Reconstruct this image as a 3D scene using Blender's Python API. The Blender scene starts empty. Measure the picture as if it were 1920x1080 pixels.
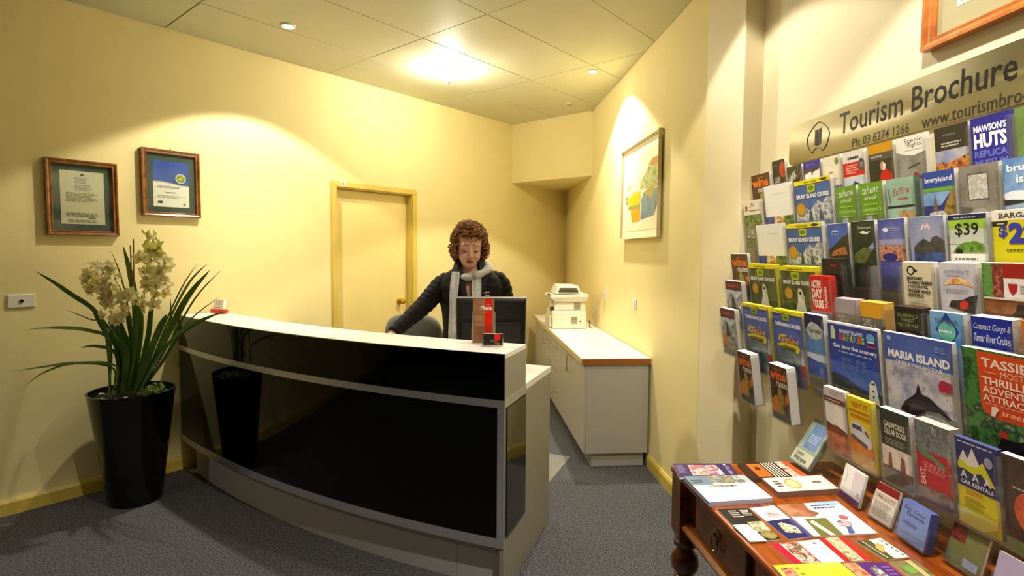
import bpy, bmesh, math, random
from mathutils import Vector, Matrix
random.seed(7)
sc = bpy.context.scene
COL = sc.collection
R = math.radians

# ------------------------------------------------------------------ camera
CAM_H = 1.5
cam_data = bpy.data.cameras.new('camera')
cam_data.sensor_width = 36.0
cam_data.lens = 36.0 * 1040.0 / 1920.0
cam_data.clip_start = 0.05
cam = bpy.data.objects.new('camera', cam_data)
COL.objects.link(cam)
_p = math.atan(66 / 1040.0); _r = R(0.4)
_fw = Vector((0, math.cos(_p), -math.sin(_p))); _rt = Vector((1, 0, 0)); _up = _rt.cross(_fw)
_rt2 = _rt * math.cos(_r) + _up * math.sin(_r); _up2 = _up * math.cos(_r) - _rt * math.sin(_r)
cam.matrix_world = Matrix(((_rt2.x, _up2.x, -_fw.x, 0), (_rt2.y, _up2.y, -_fw.y, 0), (_rt2.z, _up2.z, -_fw.z, CAM_H), (0, 0, 0, 1)))
sc.camera = cam

# ------------------------------------------------------------------ world, exposure
w = bpy.data.worlds.new('night_interior'); sc.world = w; w.use_nodes = True
w.node_tree.nodes['Background'].inputs[0].default_value = (1.0, 0.86, 0.6, 1)
w.node_tree.nodes['Background'].inputs[1].default_value = 0.02
sc.view_settings.view_transform = 'Standard'
sc.view_settings.look = 'None'
sc.view_settings.gamma = 1.0
sc.view_settings.use_curve_mapping = False
sc.view_settings.exposure = 0.47
sc.cycles.transparent_max_bounces = 40
sc.cycles.max_bounces = 10
sc.cycles.diffuse_bounces = 6

# warm halogen lamp colour and power
LAMP = (1.0, 0.93, 0.79)
SPOT_W = 130.0

# ------------------------------------------------------------------ frames of the two walls
aA = R(40.3); dA = Vector((math.sin(aA), math.cos(aA), 0)); nA = Vector((math.cos(aA), -math.sin(aA), 0))
pA = Vector((-2.6, 3.316, 0)) - nA * 0.02
aB = R(-4.8); dB = Vector((math.sin(aB), math.cos(aB), 0)); nB = Vector((-math.cos(aB), math.sin(aB), 0))
pB = Vector((0.996, 3.55, 0))
Z = Vector((0, 0, 1))
CEIL = 2.95
WALL_R = -0.07          # brochure wall lies a little behind the far right wall

def WA(s, n, z=0): return pA + dA * s + nA * n + Z * z
def WB(s, d, z=0): return pB + dB * s + nB * d + Z * z
def mtx(x, y, z, o):
    return Matrix(((x.x, y.x, z.x, o.x), (x.y, y.y, z.y, o.y), (x.z, y.z, z.z, o.z), (0, 0, 0, 1)))
FA = lambda o: mtx(dA, -nA, Z, o)        # local x along left wall, y into it
FB = lambda o: mtx(dB, nB, Z, o)         # local x along right wall (away), y out of it
PA = lambda o: mtx(dA, Z, nA, o)         # picture frame on left wall: x right, y up, z out
PB = lambda o: mtx(-dB, Z, nB, o)        # picture frame on right wall

# ------------------------------------------------------------------ materials
def lin(c):
    if isinstance(c, str):
        c = c.lstrip('#'); c = tuple(int(c[i:i + 2], 16) / 255 for i in (0, 2, 4))
        return tuple(x / 12.92 if x <= 0.04045 else ((x + 0.055) / 1.055) ** 2.4 for x in c)
    return c
_mats = {}
def mat(color, rough=0.5, metal=0.0, spec=0.5, noise=0.0, scale=20.0, bump=0.0, bscale=200.0, coat=0.0, name=None, aniso=0.0, sheen=0.0):
    key = (color if isinstance(color, str) else tuple(color), rough, metal, spec, noise, scale, bump, bscale, coat, aniso, sheen)
    if key in _mats: return _mats[key]
    m = bpy.data.materials.new(name or 'paint'); m.use_nodes = True
    nt = m.node_tree; b = nt.nodes['Principled BSDF']
    c = lin(color) + (1,)
    b.inputs['Base Color'].default_value = c
    b.inputs['Roughness'].default_value = rough
    b.inputs['Metallic'].default_value = metal
    b.inputs['Specular IOR Level'].default_value = spec
    if coat: b.inputs['Coat Weight'].default_value = coat; b.inputs['Coat Roughness'].default_value = 0.08
    if aniso: b.inputs['Anisotropic'].default_value = aniso
    if sheen: b.inputs['Sheen Weight'].default_value = sheen
    if noise or bump:
        tc = nt.nodes.new('ShaderNodeTexCoord')
    if noise:
        n = nt.nodes.new('ShaderNodeTexNoise'); n.inputs['Scale'].default_value = scale; n.inputs['Detail'].default_value = 5
        nt.links.new(tc.outputs['Object'], n.inputs['Vector'])
        rp = nt.nodes.new('ShaderNodeValToRGB')
        rp.color_ramp.elements[0].position = 0.3; rp.color_ramp.elements[1].position = 0.7
        rp.color_ramp.elements[0].color = tuple(x * (1 - noise) for x in c[:3]) + (1,)
        rp.color_ramp.elements[1].color = tuple(min(1, x * (1 + noise)) for x in c[:3]) + (1,)
        nt.links.new(n.outputs['Fac'], rp.inputs['Fac']); nt.links.new(rp.outputs['Color'], b.inputs['Base Color'])
    if bump:
        n2 = nt.nodes.new('ShaderNodeTexNoise'); n2.inputs['Scale'].default_value = bscale; n2.inputs['Detail'].default_value = 3
        nt.links.new(tc.outputs['Object'], n2.inputs['Vector'])
        bp = nt.nodes.new('ShaderNodeBump'); bp.inputs['Strength'].default_value = bump; bp.inputs['Distance'].default_value = 0.01
        nt.links.new(n2.outputs['Fac'], bp.inputs['Height']); nt.links.new(bp.outputs['Normal'], b.inputs['Normal'])
    _mats[key] = m
    return m

_photo = {}
def photo(cols, scale=18.0, rough=0.35):
    key = (tuple(cols), scale)
    if key in _photo: return _photo[key]
    m = bpy.data.materials.new('printed_photo'); m.use_nodes = True
    nt = m.node_tree; b = nt.nodes['Principled BSDF']; b.inputs['Roughness'].default_value = rough
    tc = nt.nodes.new('ShaderNodeTexCoord')
    n = nt.nodes.new('ShaderNodeTexNoise'); n.inputs['Scale'].default_value = scale; n.inputs['Detail'].default_value = 6; n.inputs['Roughness'].default_value = 0.65
    nt.links.new(tc.outputs['Object'], n.inputs['Vector'])
    rp = nt.nodes.new('ShaderNodeValToRGB'); els = rp.color_ramp.elements
    k = len(cols)
    for i, c in enumerate(cols):
        p = 0.36 + 0.28 * i / max(1, k - 1)
        e = els[i] if i < 2 else els.new(p)
        e.position = p; e.color = lin(c) + (1,)
    nt.links.new(n.outputs['Fac'], rp.inputs['Fac']); nt.links.new(rp.outputs['Color'], b.inputs['Base Color'])
    _photo[key] = m
    return m

def wood(c1, c2, rough=0.35, scale=3.0, stretch=(1, 1, 12), coat=0.3, name='wood'):
    m = bpy.data.materials.new(name); m.use_nodes = True
    nt = m.node_tree; b = nt.nodes['Principled BSDF']; b.inputs['Roughness'].default_value = rough
    b.inputs['Coat Weight'].default_value = coat; b.inputs['Coat Roughness'].default_value = 0.15
    tc = nt.nodes.new('ShaderNodeTexCoord'); mp = nt.nodes.new('ShaderNodeMapping'); mp.inputs['Scale'].default_value = stretch
    n = nt.nodes.new('ShaderNodeTexNoise'); n.inputs['Scale'].default_value = scale; n.inputs['Detail'].default_value = 6; n.inputs['Distortion'].default_value = 0.8
    rp = nt.nodes.new('ShaderNodeValToRGB'); rp.color_ramp.elements[0].position = 0.35; rp.color_ramp.elements[1].position = 0.65
    rp.color_ramp.elements[0].color = lin(c1) + (1,); rp.color_ramp.elements[1].color = lin(c2) + (1,)
    nt.links.new(tc.outputs['Object'], mp.inputs['Vector']); nt.links.new(mp.outputs['Vector'], n.inputs['Vector'])
    nt.links.new(n.outputs['Fac'], rp.inputs['Fac']); nt.links.new(rp.outputs['Color'], b.inputs['Base Color'])
    return m

def acrylic(name='clear_acrylic', haze=0.10, tint=(0.95, 0.95, 0.955)):
    m = bpy.data.materials.new(name); m.use_nodes = True
    nt = m.node_tree; nt.nodes.clear()
    out = nt.nodes.new('ShaderNodeOutputMaterial')
    tr = nt.nodes.new('ShaderNodeBsdfTransparent'); tr.inputs[0].default_value = tint + (1,)
    df = nt.nodes.new('ShaderNodeBsdfTranslucent'); df.inputs[0].default_value = (0.75, 0.75, 0.72, 1)
    gl = nt.nodes.new('ShaderNodeBsdfGlossy'); gl.inputs['Roughness'].default_value = 0.06
    # thin sheet: Schlick reflectance, the same from either side
    ge = nt.nodes.new('ShaderNodeNewGeometry')
    dt = nt.nodes.new('ShaderNodeVectorMath'); dt.operation = 'DOT_PRODUCT'
    nt.links.new(ge.outputs['Normal'], dt.inputs[0]); nt.links.new(ge.outputs['Incoming'], dt.inputs[1])
    def mth(op, a, b=None):
        n_ = nt.nodes.new('ShaderNodeMath'); n_.operation = op
        for i_, x_ in enumerate((a, b)):
            if x_ is None: continue
            if isinstance(x_, (int, float)): n_.inputs[i_].default_value = x_
            else: nt.links.new(x_, n_.inputs[i_])
        return n_.outputs[0]
    sch = mth('MULTIPLY_ADD', mth('POWER', mth('SUBTRACT', 1.0, mth('ABSOLUTE', dt.outputs['Value'])), 5.0), 0.6)
    sch.node.inputs[2].default_value = 0.025
    m1 = nt.nodes.new('ShaderNodeMixShader'); m1.inputs[0].default_value = haze
    m2 = nt.nodes.new('ShaderNodeMixShader')
    nt.links.new(tr.outputs[0], m1.inputs[1]); nt.links.new(df.outputs[0], m1.inputs[2])
    nt.links.new(sch, m2.inputs[0]); nt.links.new(m1.outputs[0], m2.inputs[1]); nt.links.new(gl.outputs[0], m2.inputs[2])
    nt.links.new(m2.outputs[0], out.inputs[0])
    return m

def emit(color, strength, name='lamp_glow'):
    m = bpy.data.materials.new(name); m.use_nodes = True
    nt = m.node_tree; nt.nodes.clear()
    out = nt.nodes.new('ShaderNodeOutputMaterial'); e = nt.nodes.new('ShaderNodeEmission')
    e.inputs[0].default_value = tuple(color) + (1,); e.inputs[1].default_value = strength
    nt.links.new(e.outputs[0], out.inputs[0])
    return m

M_WALL = mat('#ecdda0', 0.6, spec=0.25, bump=0.05, bscale=60, noise=0.02, scale=3, name='cream_wall_paint')
M_WALLR = mat('#ebdeb8', 0.45, bump=0.05, bscale=60, noise=0.02, scale=3, name='pale_cream_wall_paint')
M_TRIM = mat('#d6bb54', 0.35, name='mustard_gloss_trim', noise=0.03, scale=6)
M_DOORP = mat('#ecd78f', 0.35, name='cream_door_paint', noise=0.02, scale=3)
M_CEIL = mat('#d2d0b4', 0.62, spec=0.3, name='vinyl_ceiling_panel', noise=0.02, scale=4)
M_CEILB = mat('#6d6748', 0.8, name='ceiling_grid_gap')
M_REAR = mat('#7d6a48', 0.7, name='dark_rear_wall')
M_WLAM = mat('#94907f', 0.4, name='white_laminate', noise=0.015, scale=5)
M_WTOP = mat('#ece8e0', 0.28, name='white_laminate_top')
M_BLACKG = mat('#010101', 0.05, spec=0.26, name='black_glass_panel')
M_METAL = mat('#c2c2c6', 0.25, metal=0.75, name='brushed_aluminium', aniso=0.5)
M_CHROME = mat('#d8d8d4', 0.12, metal=1.0, name='chrome')
M_BRASS = mat('#d8b23c', 0.18, metal=1.0, name='polished_brass')
M_PAPER = mat('#f2efe6', 0.6, name='paper_edges')
M_WHITEP = mat('#e9e5d6', 0.35, name='ivory_plastic')
M_BLKP = mat('#111111', 0.4, name='black_plastic')
M_ACR = acrylic()
M_ACRC = acrylic('clear_glass', haze=0.0, tint=(0.97, 0.98, 0.97))
M_WOODF = wood('#6b3c12', '#935c22', name='walnut_frame', stretch=(6, 6, 6))
M_WOODO = wood('#a4571a', '#c4742a', name='orange_timber_frame', stretch=(5, 5, 5))
M_TABLE = wood('#7a3408', '#a9530f', rough=0.25, scale=2.5, stretch=(2, 14, 14), coat=0.6, name='polished_table_timber')
M_TABLED = wood('#55260a', '#7c3d10', rough=0.3, scale=3, stretch=(3, 3, 10), coat=0.5, name='dark_table_timber')

# ------------------------------------------------------------------ mesh helper
class MB:
    def __init__(s): s.v = []; s.f = []; s.fm = []; s.mats = []
    def mi(s, m):
        if m not in s.mats: s.mats.append(m)
        return s.mats.index(m)
    def add(s, vs, fs, m):
        o = len(s.v); i = s.mi(m)
        s.v += [tuple(x) for x in vs]
        for f in fs: s.f.append(tuple(o + k for k in f)); s.fm.append(i)
        return s
    def box(s, a, b, m):
        x0, y0, z0 = a; x1, y1, z1 = b
        return s.add([(x0, y0, z0), (x1, y0, z0), (x1, y1, z0), (x0, y1, z0), (x0, y0, z1), (x1, y0, z1), (x1, y1, z1), (x0, y1, z1)],
                     [(0, 3, 2, 1), (4, 5, 6, 7), (0, 1, 5, 4), (1, 2, 6, 5), (2, 3, 7, 6), (3, 0, 4, 7)], m)
    def prism(s, poly, z0, z1, m):
        n = len(poly)
        vs = [(p[0], p[1], z0) for p in poly] + [(p[0], p[1], z1) for p in poly]
        fs = [tuple(reversed(range(n))), tuple(range(n, 2 * n))] + [(i, (i + 1) % n, n + (i + 1) % n, n + i) for i in range(n)]
        return s.add(vs, fs, m)
    def loft(s, rings, m, cap=True, closed=True):
        n = len(rings[0]); vs = [p for r in rings for p in r]; fs = []
        for i in range(len(rings) - 1):
            for j in range(n if closed else n - 1):
                k = (j + 1) % n
                fs.append((i * n + j, i * n + k, (i + 1) * n + k, (i + 1) * n + j))
        if cap and closed:
            fs.append(tuple(reversed(range(n)))); fs.append(tuple(range((len(rings) - 1) * n, len(rings) * n)))
        return s.add(vs, fs, m)
    def tube(s, path, r, m, n=8, flat=1.0, upv=None, cap=True):
        path = [Vector(p) for p in path]
        rs = r if isinstance(r, (list, tuple)) else [r] * len(path)
        rings = []; prev = None
        for i, p in enumerate(path):
            t = (path[min(i + 1, len(path) - 1)] - path[max(i - 1, 0)]).normalized()
            if prev is None:
                u = Vector(upv) if upv else (Vector((0, 0, 1)) if abs(t.z) < 0.9 else Vector((1, 0, 0)))
            else: u = prev
            u = (u - t * u.dot(t)).normalized(); prev = u
            b = t.cross(u)
            rings.append([p + (u * math.cos(2 * math.pi * k / n) * flat + b * math.sin(2 * math.pi * k / n)) * rs[i] for k in range(n)])
        return s.loft(rings, m, cap)
    def lathe(s, prof, m, n=24, c=(0, 0, 0), cap=True):
        rings = [[(c[0] + r * math.cos(2 * math.pi * k / n), c[1] + r * math.sin(2 * math.pi * k / n), c[2] + z) for k in range(n)] for r, z in prof]
        return s.loft(rings, m, cap)
    def sphere(s, c, r, m, n=12, k=8):
        rx, ry, rz = r if isinstance(r, (tuple, list)) else (r, r, r)
        rings = []
        for i in range(k + 1):
            a = math.pi * min(max(i / k, 0.02), 0.98)
            rings.append([(c[0] + rx * math.sin(a) * math.cos(2 * math.pi * j / n), c[1] + ry * math.sin(a) * math.sin(2 * math.pi * j / n), c[2] - rz * math.cos(a)) for j in range(n)])
        return s.loft(rings, m)
    def mesh(s, name, smooth=False, fix=True, angle=40):
        me = bpy.data.meshes.new(name); me.from_pydata(s.v, [], s.f)
        for m in s.mats: me.materials.append(m)
        me.polygons.foreach_set('material_index', s.fm)
        if fix:
            bm = bmesh.new(); bm.from_mesh(me); bmesh.ops.recalc_face_normals(bm, faces=bm.faces); bm.to_mesh(me); bm.free()
        if smooth:
            me.polygons.foreach_set('use_smooth', [True] * len(me.polygons))
            if angle < 180: me.set_sharp_from_angle(angle=R(angle))
        me.update()
        return me
    def build(s, name, parent=None, M=None, smooth=False, bevel=0.0, fix=True, angle=40):
        o = bpy.data.objects.new(name, s.mesh(name, smooth, fix, angle)); COL.objects.link(o)
        if parent is not None: o.parent = parent
        if M is not None: o.matrix_local = M
        if bevel:
            b = o.modifiers.new('edge', 'BEVEL'); b.width = bevel; b.segments = 2; b.limit_method = 'ANGLE'; b.angle_limit = R(40)
        return o

def tag(o, label=None, cat=None, group=None, kind=None):
    if label: o['label'] = label
    if cat: o['category'] = cat
    if group: o['group'] = group
    if kind: o['kind'] = kind
    return o
def thing(name, label, cat, M, group=None):
    o = bpy.data.objects.new(name, None); COL.objects.link(o); o.empty_display_size = 0.05
    o.matrix_world = M
    return tag(o, label, cat, group)
def struct(o): o['kind'] = 'structure'; return o
def T3(x, y, z): return Matrix.Translation((x, y, z))
def share(name, me, parent, M):
    o = bpy.data.objects.new(name, me); COL.objects.link(o); o.parent = parent; o.matrix_local = M
    return o

# lettering: font curves turned into flat meshes
_txt = {}
def text_geo(s, shear=0.0, bold=0.0, space=1.0):
    key = (s, shear, bold, space)
    if key in _txt: return _txt[key]
    cu = bpy.data.curves.new('t', 'FONT'); cu.body = s; cu.shear = shear; cu.offset = bold; cu.space_character = space
    cu.resolution_u = 2; cu.size = 1.0; cu.space_line = 0.85
    o = bpy.data.objects.new('t', cu)
    me = bpy.data.meshes.new_from_object(o)
    vs = [tuple(v.co) for v in me.vertices]; fs = [tuple(p.vertices) for p in me.polygons]
    bpy.data.objects.remove(o); bpy.data.curves.remove(cu); bpy.data.meshes.remove(me)
    xs = [v[0] for v in vs] or [0, 1]; ys = [v[1] for v in vs] or [0, 1]
    x0, x1, y0, y1 = min(xs), max(xs), min(ys), max(ys)
    vs = [((v[0] - x0) / max(1e-6, x1 - x0), (v[1] - y0) / max(1e-6, y1 - y0)) for v in vs]
    _txt[key] = (vs, fs)
    return _txt[key]

def cmat(c):
    if isinstance(c, bpy.types.Material): return c
    if isinstance(c, tuple) and c and c[0] == 'ph': return photo(c[1], c[2] if len(c) > 2 else 18.0)
    return mat(c, 0.4, spec=0.25, name='print_ink')

# art is a list of layers in (u, v) with v = 1 at the top edge of the sheet
def art_mesh(layers, place_, step=0.00016, inside=True):
    """place(u, v, h) -> point; h is the height above the sheet"""
    mb = MB()
    h = 0.0003; step = min(step, 0.0024 / max(1, len(layers)))
    place = (lambda u, v, h: place_(min(1, max(0, u)), min(1, max(0, v)), h)) if inside else place_
    rnd = random.Random(len(layers) * 31 + 5)
    for L in layers:
        k = L[0]
        if k == 'R':
            _, u0, v0, u1, v1, c = L
            mb.add([place(u0, v0, h), place(u1, v0, h), place(u1, v1, h), place(u0, v1, h)], [(0, 1, 2, 3)], cmat(c))
        elif k == 'P':
            _, pts, c = L
            mb.add([place(u, v, h) for u, v in pts], [tuple(range(len(pts)))], cmat(c))
        elif k == 'E':
            _, cu, cv, ru, rv, c = L
            mb.add([place(cu + ru * math.cos(i * math.pi / 9), cv + rv * math.sin(i * math.pi / 9), h) for i in range(18)], [tuple(range(18))], cmat(c))
        elif k == 'T':
            _, s, u0, v0, u1, v1, c = L[:7]
            ex = L[7] if len(L) > 7 else {}
            vs, fs = text_geo(s, ex.get('shear', 0.0), ex.get('bold', 0.0), ex.get('space', 1.0))
            sl = ex.get('slope', 0.0)
            if ex.get('vert'):
                mb.add([place(u0 + (1 - y) * (u1 - u0), v0 + x * (v1 - v0), h) if ex['vert'] > 0 else place(u0 + y * (u1 - u0), v1 - x * (v1 - v0), h) for x, y in vs], fs, cmat(c))
            else:
                mb.add([place(u0 + x * (u1 - u0), v0 + y * (v1 - v0) + sl * x, h) for x, y in vs], fs, cmat(c))
        elif k == 'L':      # small print nobody can read: rows of word-long strokes
            _, u0, v0, u1, v1, n, c = L
            dv = (v1 - v0) / n
            for i in range(n):
                u = u0; y = v1 - dv * (i + 0.8)
                end = u0 + (u1 - u0) * rnd.uniform(0.75, 1.0)
                while u < end:
                    ww = (u1 - u0) * rnd.uniform(0.08, 0.2)
                    e = min(u + ww, end)
                    mb.add([place(u, y, h), place(e, y, h), place(e, y + dv * 0.5, h), place(u, y + dv * 0.5, h)], [(0, 1, 2, 3)], cmat(c))
                    u = e + (u1 - u0) * 0.03
        h += step
    return mb
# ------------------------------------------------------------------ room shell
OA = FA(pA); OB = FB(pB)
def wbox(name, M, boxes, m, bevel=0):
    b = MB()
    for a, c in boxes: b.box(a, c, m)
    return struct(b.build(name, None, M, bevel=bevel))

DS0, DS1, DZ = 1.757, 2.572, 2.045     # door opening in the left wall
wbox('wall_left', OA, [((-6.2, 0, 0), (DS0, 0.14, CEIL + 0.1)), ((DS1, 0, 0), (5.25, 0.14, CEIL + 0.1)), ((DS0, 0, DZ), (DS1, 0.14, CEIL + 0.1))], M_WALL)
wbox('wall_back', OB, [((-0.58, -0.2, 0), (3.69, 0, CEIL + 0.1))], M_WALL)
wbox('wall_right', OB, [((-7.2, -0.2, 0), (-0.95, WALL_R, CEIL + 0.1))], M_WALLR)
tag(wbox('trim_1', OB, [((-0.96, -0.2, 0), (-0.56, 0.022, CEIL + 0.05))], M_WALLR, bevel=0.004), 'cream pilaster standing out between the picture wall and the brochure rack')
e0 = WA(-6.2, 0); e1 = WB(-7.2, WALL_R)
rv = (e1 - e0); rl = rv.length; rd = rv.normalized(); rn = Vector((-rd.y, rd.x, 0))
wbox('wall_rear', mtx(rd, rn, Z, e0), [((-0.2, -0.15, 0), (rl + 0.2, 0, CEIL + 0.1))], M_REAR)

# carpet
mc = bpy.data.materials.new('grey_blue_carpet'); mc.use_nodes = True
nt = mc.node_tree; b = nt.nodes['Principled BSDF']; b.inputs['Roughness'].default_value = 0.95; b.inputs['Specular IOR Level'].default_value = 0.1
tc = nt.nodes.new('ShaderNodeTexCoord')
n1 = nt.nodes.new('ShaderNodeTexNoise'); n1.inputs['Scale'].default_value = 110; n1.inputs['Detail'].default_value = 4
n2 = nt.nodes.new('ShaderNodeTexVoronoi'); n2.inputs['Scale'].default_value = 130
rp = nt.nodes.new('ShaderNodeValToRGB'); rp.color_ramp.elements[0].position = 0.35; rp.color_ramp.elements[1].position = 0.66
rp.color_ramp.elements[0].color = lin('#37373b') + (1,); rp.color_ramp.elements[1].color = lin('#6e6d70') + (1,)
nt.links.new(tc.outputs['Object'], n1.inputs['Vector']); nt.links.new(tc.outputs['Object'], n2.inputs['Vector'])
nt.links.new(n1.outputs['Fac'], rp.inputs['Fac']); nt.links.new(rp.outputs['Color'], b.inputs['Base Color'])
bp = nt.nodes.new('ShaderNodeBump'); bp.inputs['Strength'].default_value = 0.6; bp.inputs['Distance'].default_value = 0.004
nt.links.new(n2.outputs['Distance'], bp.inputs['Height']); nt.links.new(bp.outputs['Normal'], b.inputs['Normal'])
struct(MB().box((-8, -5, -0.1), (3, 9, 0), mc).build('floor'))

# ceiling: backing slab plus separate vinyl panels with open joints
ceil = struct(MB().box((-8, -5, CEIL + 0.012), (3, 9, CEIL + 0.12), M_CEILB).build('ceiling'))
def clip(poly, p0, n):
    out = []
    for i in range(len(poly)):
        a, c = poly[i], poly[(i + 1) % len(poly)]
        da, dc = (a - p0).dot(n), (c - p0).dot(n)
        if da >= 0: out.append(a)
        if (da >= 0) != (dc >= 0): out.append(a + (c - a) * (da / (da - dc)))
    return out
ss = [0.515 + 1.187 * k for k in range(-6, 5)]; nn = [0.0] + [0.58 + 0.595 * k for k in range(0, 12)]
g = 0.0035
for i in range(len(ss) - 1):
    for j in range(len(nn) - 1):
        q = [WA(ss[i] + g, nn[j] + g), WA(ss[i + 1] - g, nn[j] + g), WA(ss[i + 1] - g, nn[j + 1] - g), WA(ss[i] + g, nn[j + 1] - g)]
        q = clip(q, WB(0, 0.004), nB)
        q = clip(q, e0, rn)
        if len(q) < 3: continue
        dz = random.uniform(-0.0015, 0.0015)
        MB().prism([(p.x, p.y) for p in q], CEIL + dz, CEIL + 0.013, M_CEIL).build('ceiling_panel', ceil)

# bulkhead in the far corner
fr = [WA(4.03, -0.02), WA(4.06, 1.2), WB(3.72, -0.03), WA(5.13, -0.02)]
struct(MB().prism([(p.x, p.y) for p in fr], 2.295, CEIL + 0.02, M_WALL).build('trim_2'))

# skirting boards
def skirt(name, M, x0, x1, sgn):
    b = MB()
    prof = [(0, 0), (0.018, 0), (0.018, 0.07), (0.010, 0.088), (0, 0.088)]
    b.loft([[(x, sgn * p[0], p[1]) for p in prof] for x in (x0, x1)], M_TRIM)
    return struct(b.build(name, None, M))
skirt('baseboard_left', OA, -6.2, 1.714, -1)
skirt('baseboard_left', OA, 2.614, 5.1, -1)
skirt('baseboard_back', OB, -0.56, 0.27, 1)
skirt('baseboard_right', FB(pB + nB * WALL_R), -7.1, -0.965, 1)

# door with frame, slab, knob and sticker
door = struct(thing('door_1', 'plain cream door in a mustard painted frame behind the counter', None, FA(WA(2.16, 0))))
hw0, hw1 = DS0 - 2.16, DS1 - 2.16
b = MB()
for x0, x1 in ((hw0 - 0.043, hw0 + 0.004), (hw1 - 0.004, hw1 + 0.043)): b.box((x0, -0.018, 0), (x1, 0.0, DZ - 0.004), M_TRIM)
b.box((hw0 - 0.043, -0.018, DZ - 0.004), (hw1 + 0.043, 0.0, DZ + 0.042), M_TRIM)
b.build('architrave', door, bevel=0.004)
b = MB()
for x0, x1 in ((hw0, hw0 + 0.012), (hw1 - 0.012, hw1)): b.box((x0, -0.002, 0), (x1, 0.11, DZ), M_TRIM)
b.box((hw0, -0.002, DZ - 0.012), (hw1, 0.11, DZ), M_TRIM)
b.build('door_jamb', door)
slab = MB().box((hw0 + 0.014, 0.07, 0.006), (hw1 - 0.014, 0.108, DZ - 0.015), M_DOORP).build('door_slab', door, bevel=0.002)
kb = MB(); kx = 2.47 - 2.16
rings = [(0.030, 0.07), (0.030, 0.062), (0.012, 0.058), (0.011, 0.035), (0.022, 0.028), (0.027, 0.012), (0.022, 0.002), (0.006, -0.002)]
kb.loft([[(kx + r * math.cos(a * math.pi / 10), y, 1.035 + r * math.sin(a * math.pi / 10)) for a in range(20)] for r, y in rings], M_BRASS)
kb.build('door_knob', slab, smooth=True)
st = MB().box((hw0 + 0.035, -0.0195, DZ + 0.006), (hw0 + 0.085, -0.018, DZ + 0.037), mat('#e8dccb', 0.5))
st.box((hw0 + 0.048, -0.0200, DZ + 0.012), (hw0 + 0.070, -0.0195, DZ + 0.031), mat('#9a5040', 0.5))
st.box((hw0 + 0.054, -0.0205, DZ + 0.017), (hw0 + 0.064, -0.0200, DZ + 0.026), mat('#e8dccb', 0.5))
st.build('sticker', door)

# ------------------------------------------------------------------ lamps in the ceiling
M_RING = mat('#e6dcc0', 0.3, name='white_downlight_ring')
def downlight(x, y, label, power=SPOT_W, size=114, spill=0.5, beam=84, face=60.0):
    t = thing('downlight', label, 'light', T3(x, y, CEIL), 'recessed downlights in the ceiling')
    rb = MB(); n = 24
    rb.lathe([(0.036, -0.0005), (0.050, -0.0005), (0.048, -0.007), (0.036, -0.009), (0.030, -0.004)], M_RING, n)
    rb.build('trim_ring', t, smooth=True)
    MB().lathe([(0.029, -0.0045), (0.022, -0.0065), (0.008, -0.0075)], emit(LAMP, face), n).build('lamp_face', t, smooth=True)
    for nm, pw, sz, bl_ in (('spill', power * spill, size, 0.14), ('beam', power * (1 - spill), beam, 0.9)):
        ld = bpy.data.lights.new('downlight_' + nm, 'SPOT'); ld.energy = pw; ld.color = LAMP
        ld.spot_size = R(sz); ld.spot_blend = bl_; ld.shadow_soft_size = 0.028
        lo = bpy.data.objects.new(nm, ld); COL.objects.link(lo); lo.parent = t; lo.location = (0, 0, -0.03)
    return t
l1 = WA(1.012, 0.664)
downlight(l1.x, l1.y, 'small recessed downlight glowing in the ceiling above the certificates', power=SPOT_W)
l3 = WA(3.009, 1.708)
downlight(l3.x, l3.y, 'small recessed downlight in the ceiling nearest the painting', power=SPOT_W * 1.2)
downlight(0.56, 2.35, 'recessed downlight in the ceiling beside the pilaster, out of the frame', power=SPOT_W * 0.48)
downlight(0.60, 1.05, 'recessed downlight in the ceiling above the near brochures, out of the frame', power=SPOT_W * 1.35)
downlight(-3.0, 0.7, 'added fill downlight in the ceiling far left of the viewer, out of the frame', power=SPOT_W * 0.4)  # unseen fill lamp, added to brighten the orchid and the left wall
# bare ceiling lamp in the middle panel
c2 = WA(2.24, 0.862)
t = thing('ceiling_lamp', 'blazing ceiling lamp on the middle panel above the doorway', 'light', T3(c2.x, c2.y, CEIL))
MB().lathe([(0.062, 0.0), (0.062, -0.008), (0.05, -0.014), (0.02, -0.016)], M_RING, 28).build('base_plate', t, smooth=True)
bl = MB(); bl.lathe([(0.012, -0.014), (0.022, -0.03), (0.036, -0.05), (0.040, -0.068), (0.034, -0.086), (0.018, -0.098), (0.004, -0.102)], emit(LAMP, 470.0), 20)
bl.build('bulb', t, smooth=True)
MB().lathe([(0.004, -0.1), (0.007, -0.106), (0.006, -0.114), (0.002, -0.118)], M_BLKP, 12).build('finial', t, smooth=True)
# smoke sensor
c4 = WA(3.68, 1.02)
t = thing('smoke_sensor', 'tiny round sensor on the ceiling by the far corner', 'sensor', T3(c4.x, c4.y, CEIL))
MB().lathe([(0.045, 0), (0.045, -0.008), (0.036, -0.012)], M_RING, 24).build('rim', t, smooth=True)
MB().lathe([(0.028, -0.011), (0.026, -0.022), (0.012, -0.026)], mat('#a59a70', 0.5), 20).build('sensor_head', t, smooth=True)

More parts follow.
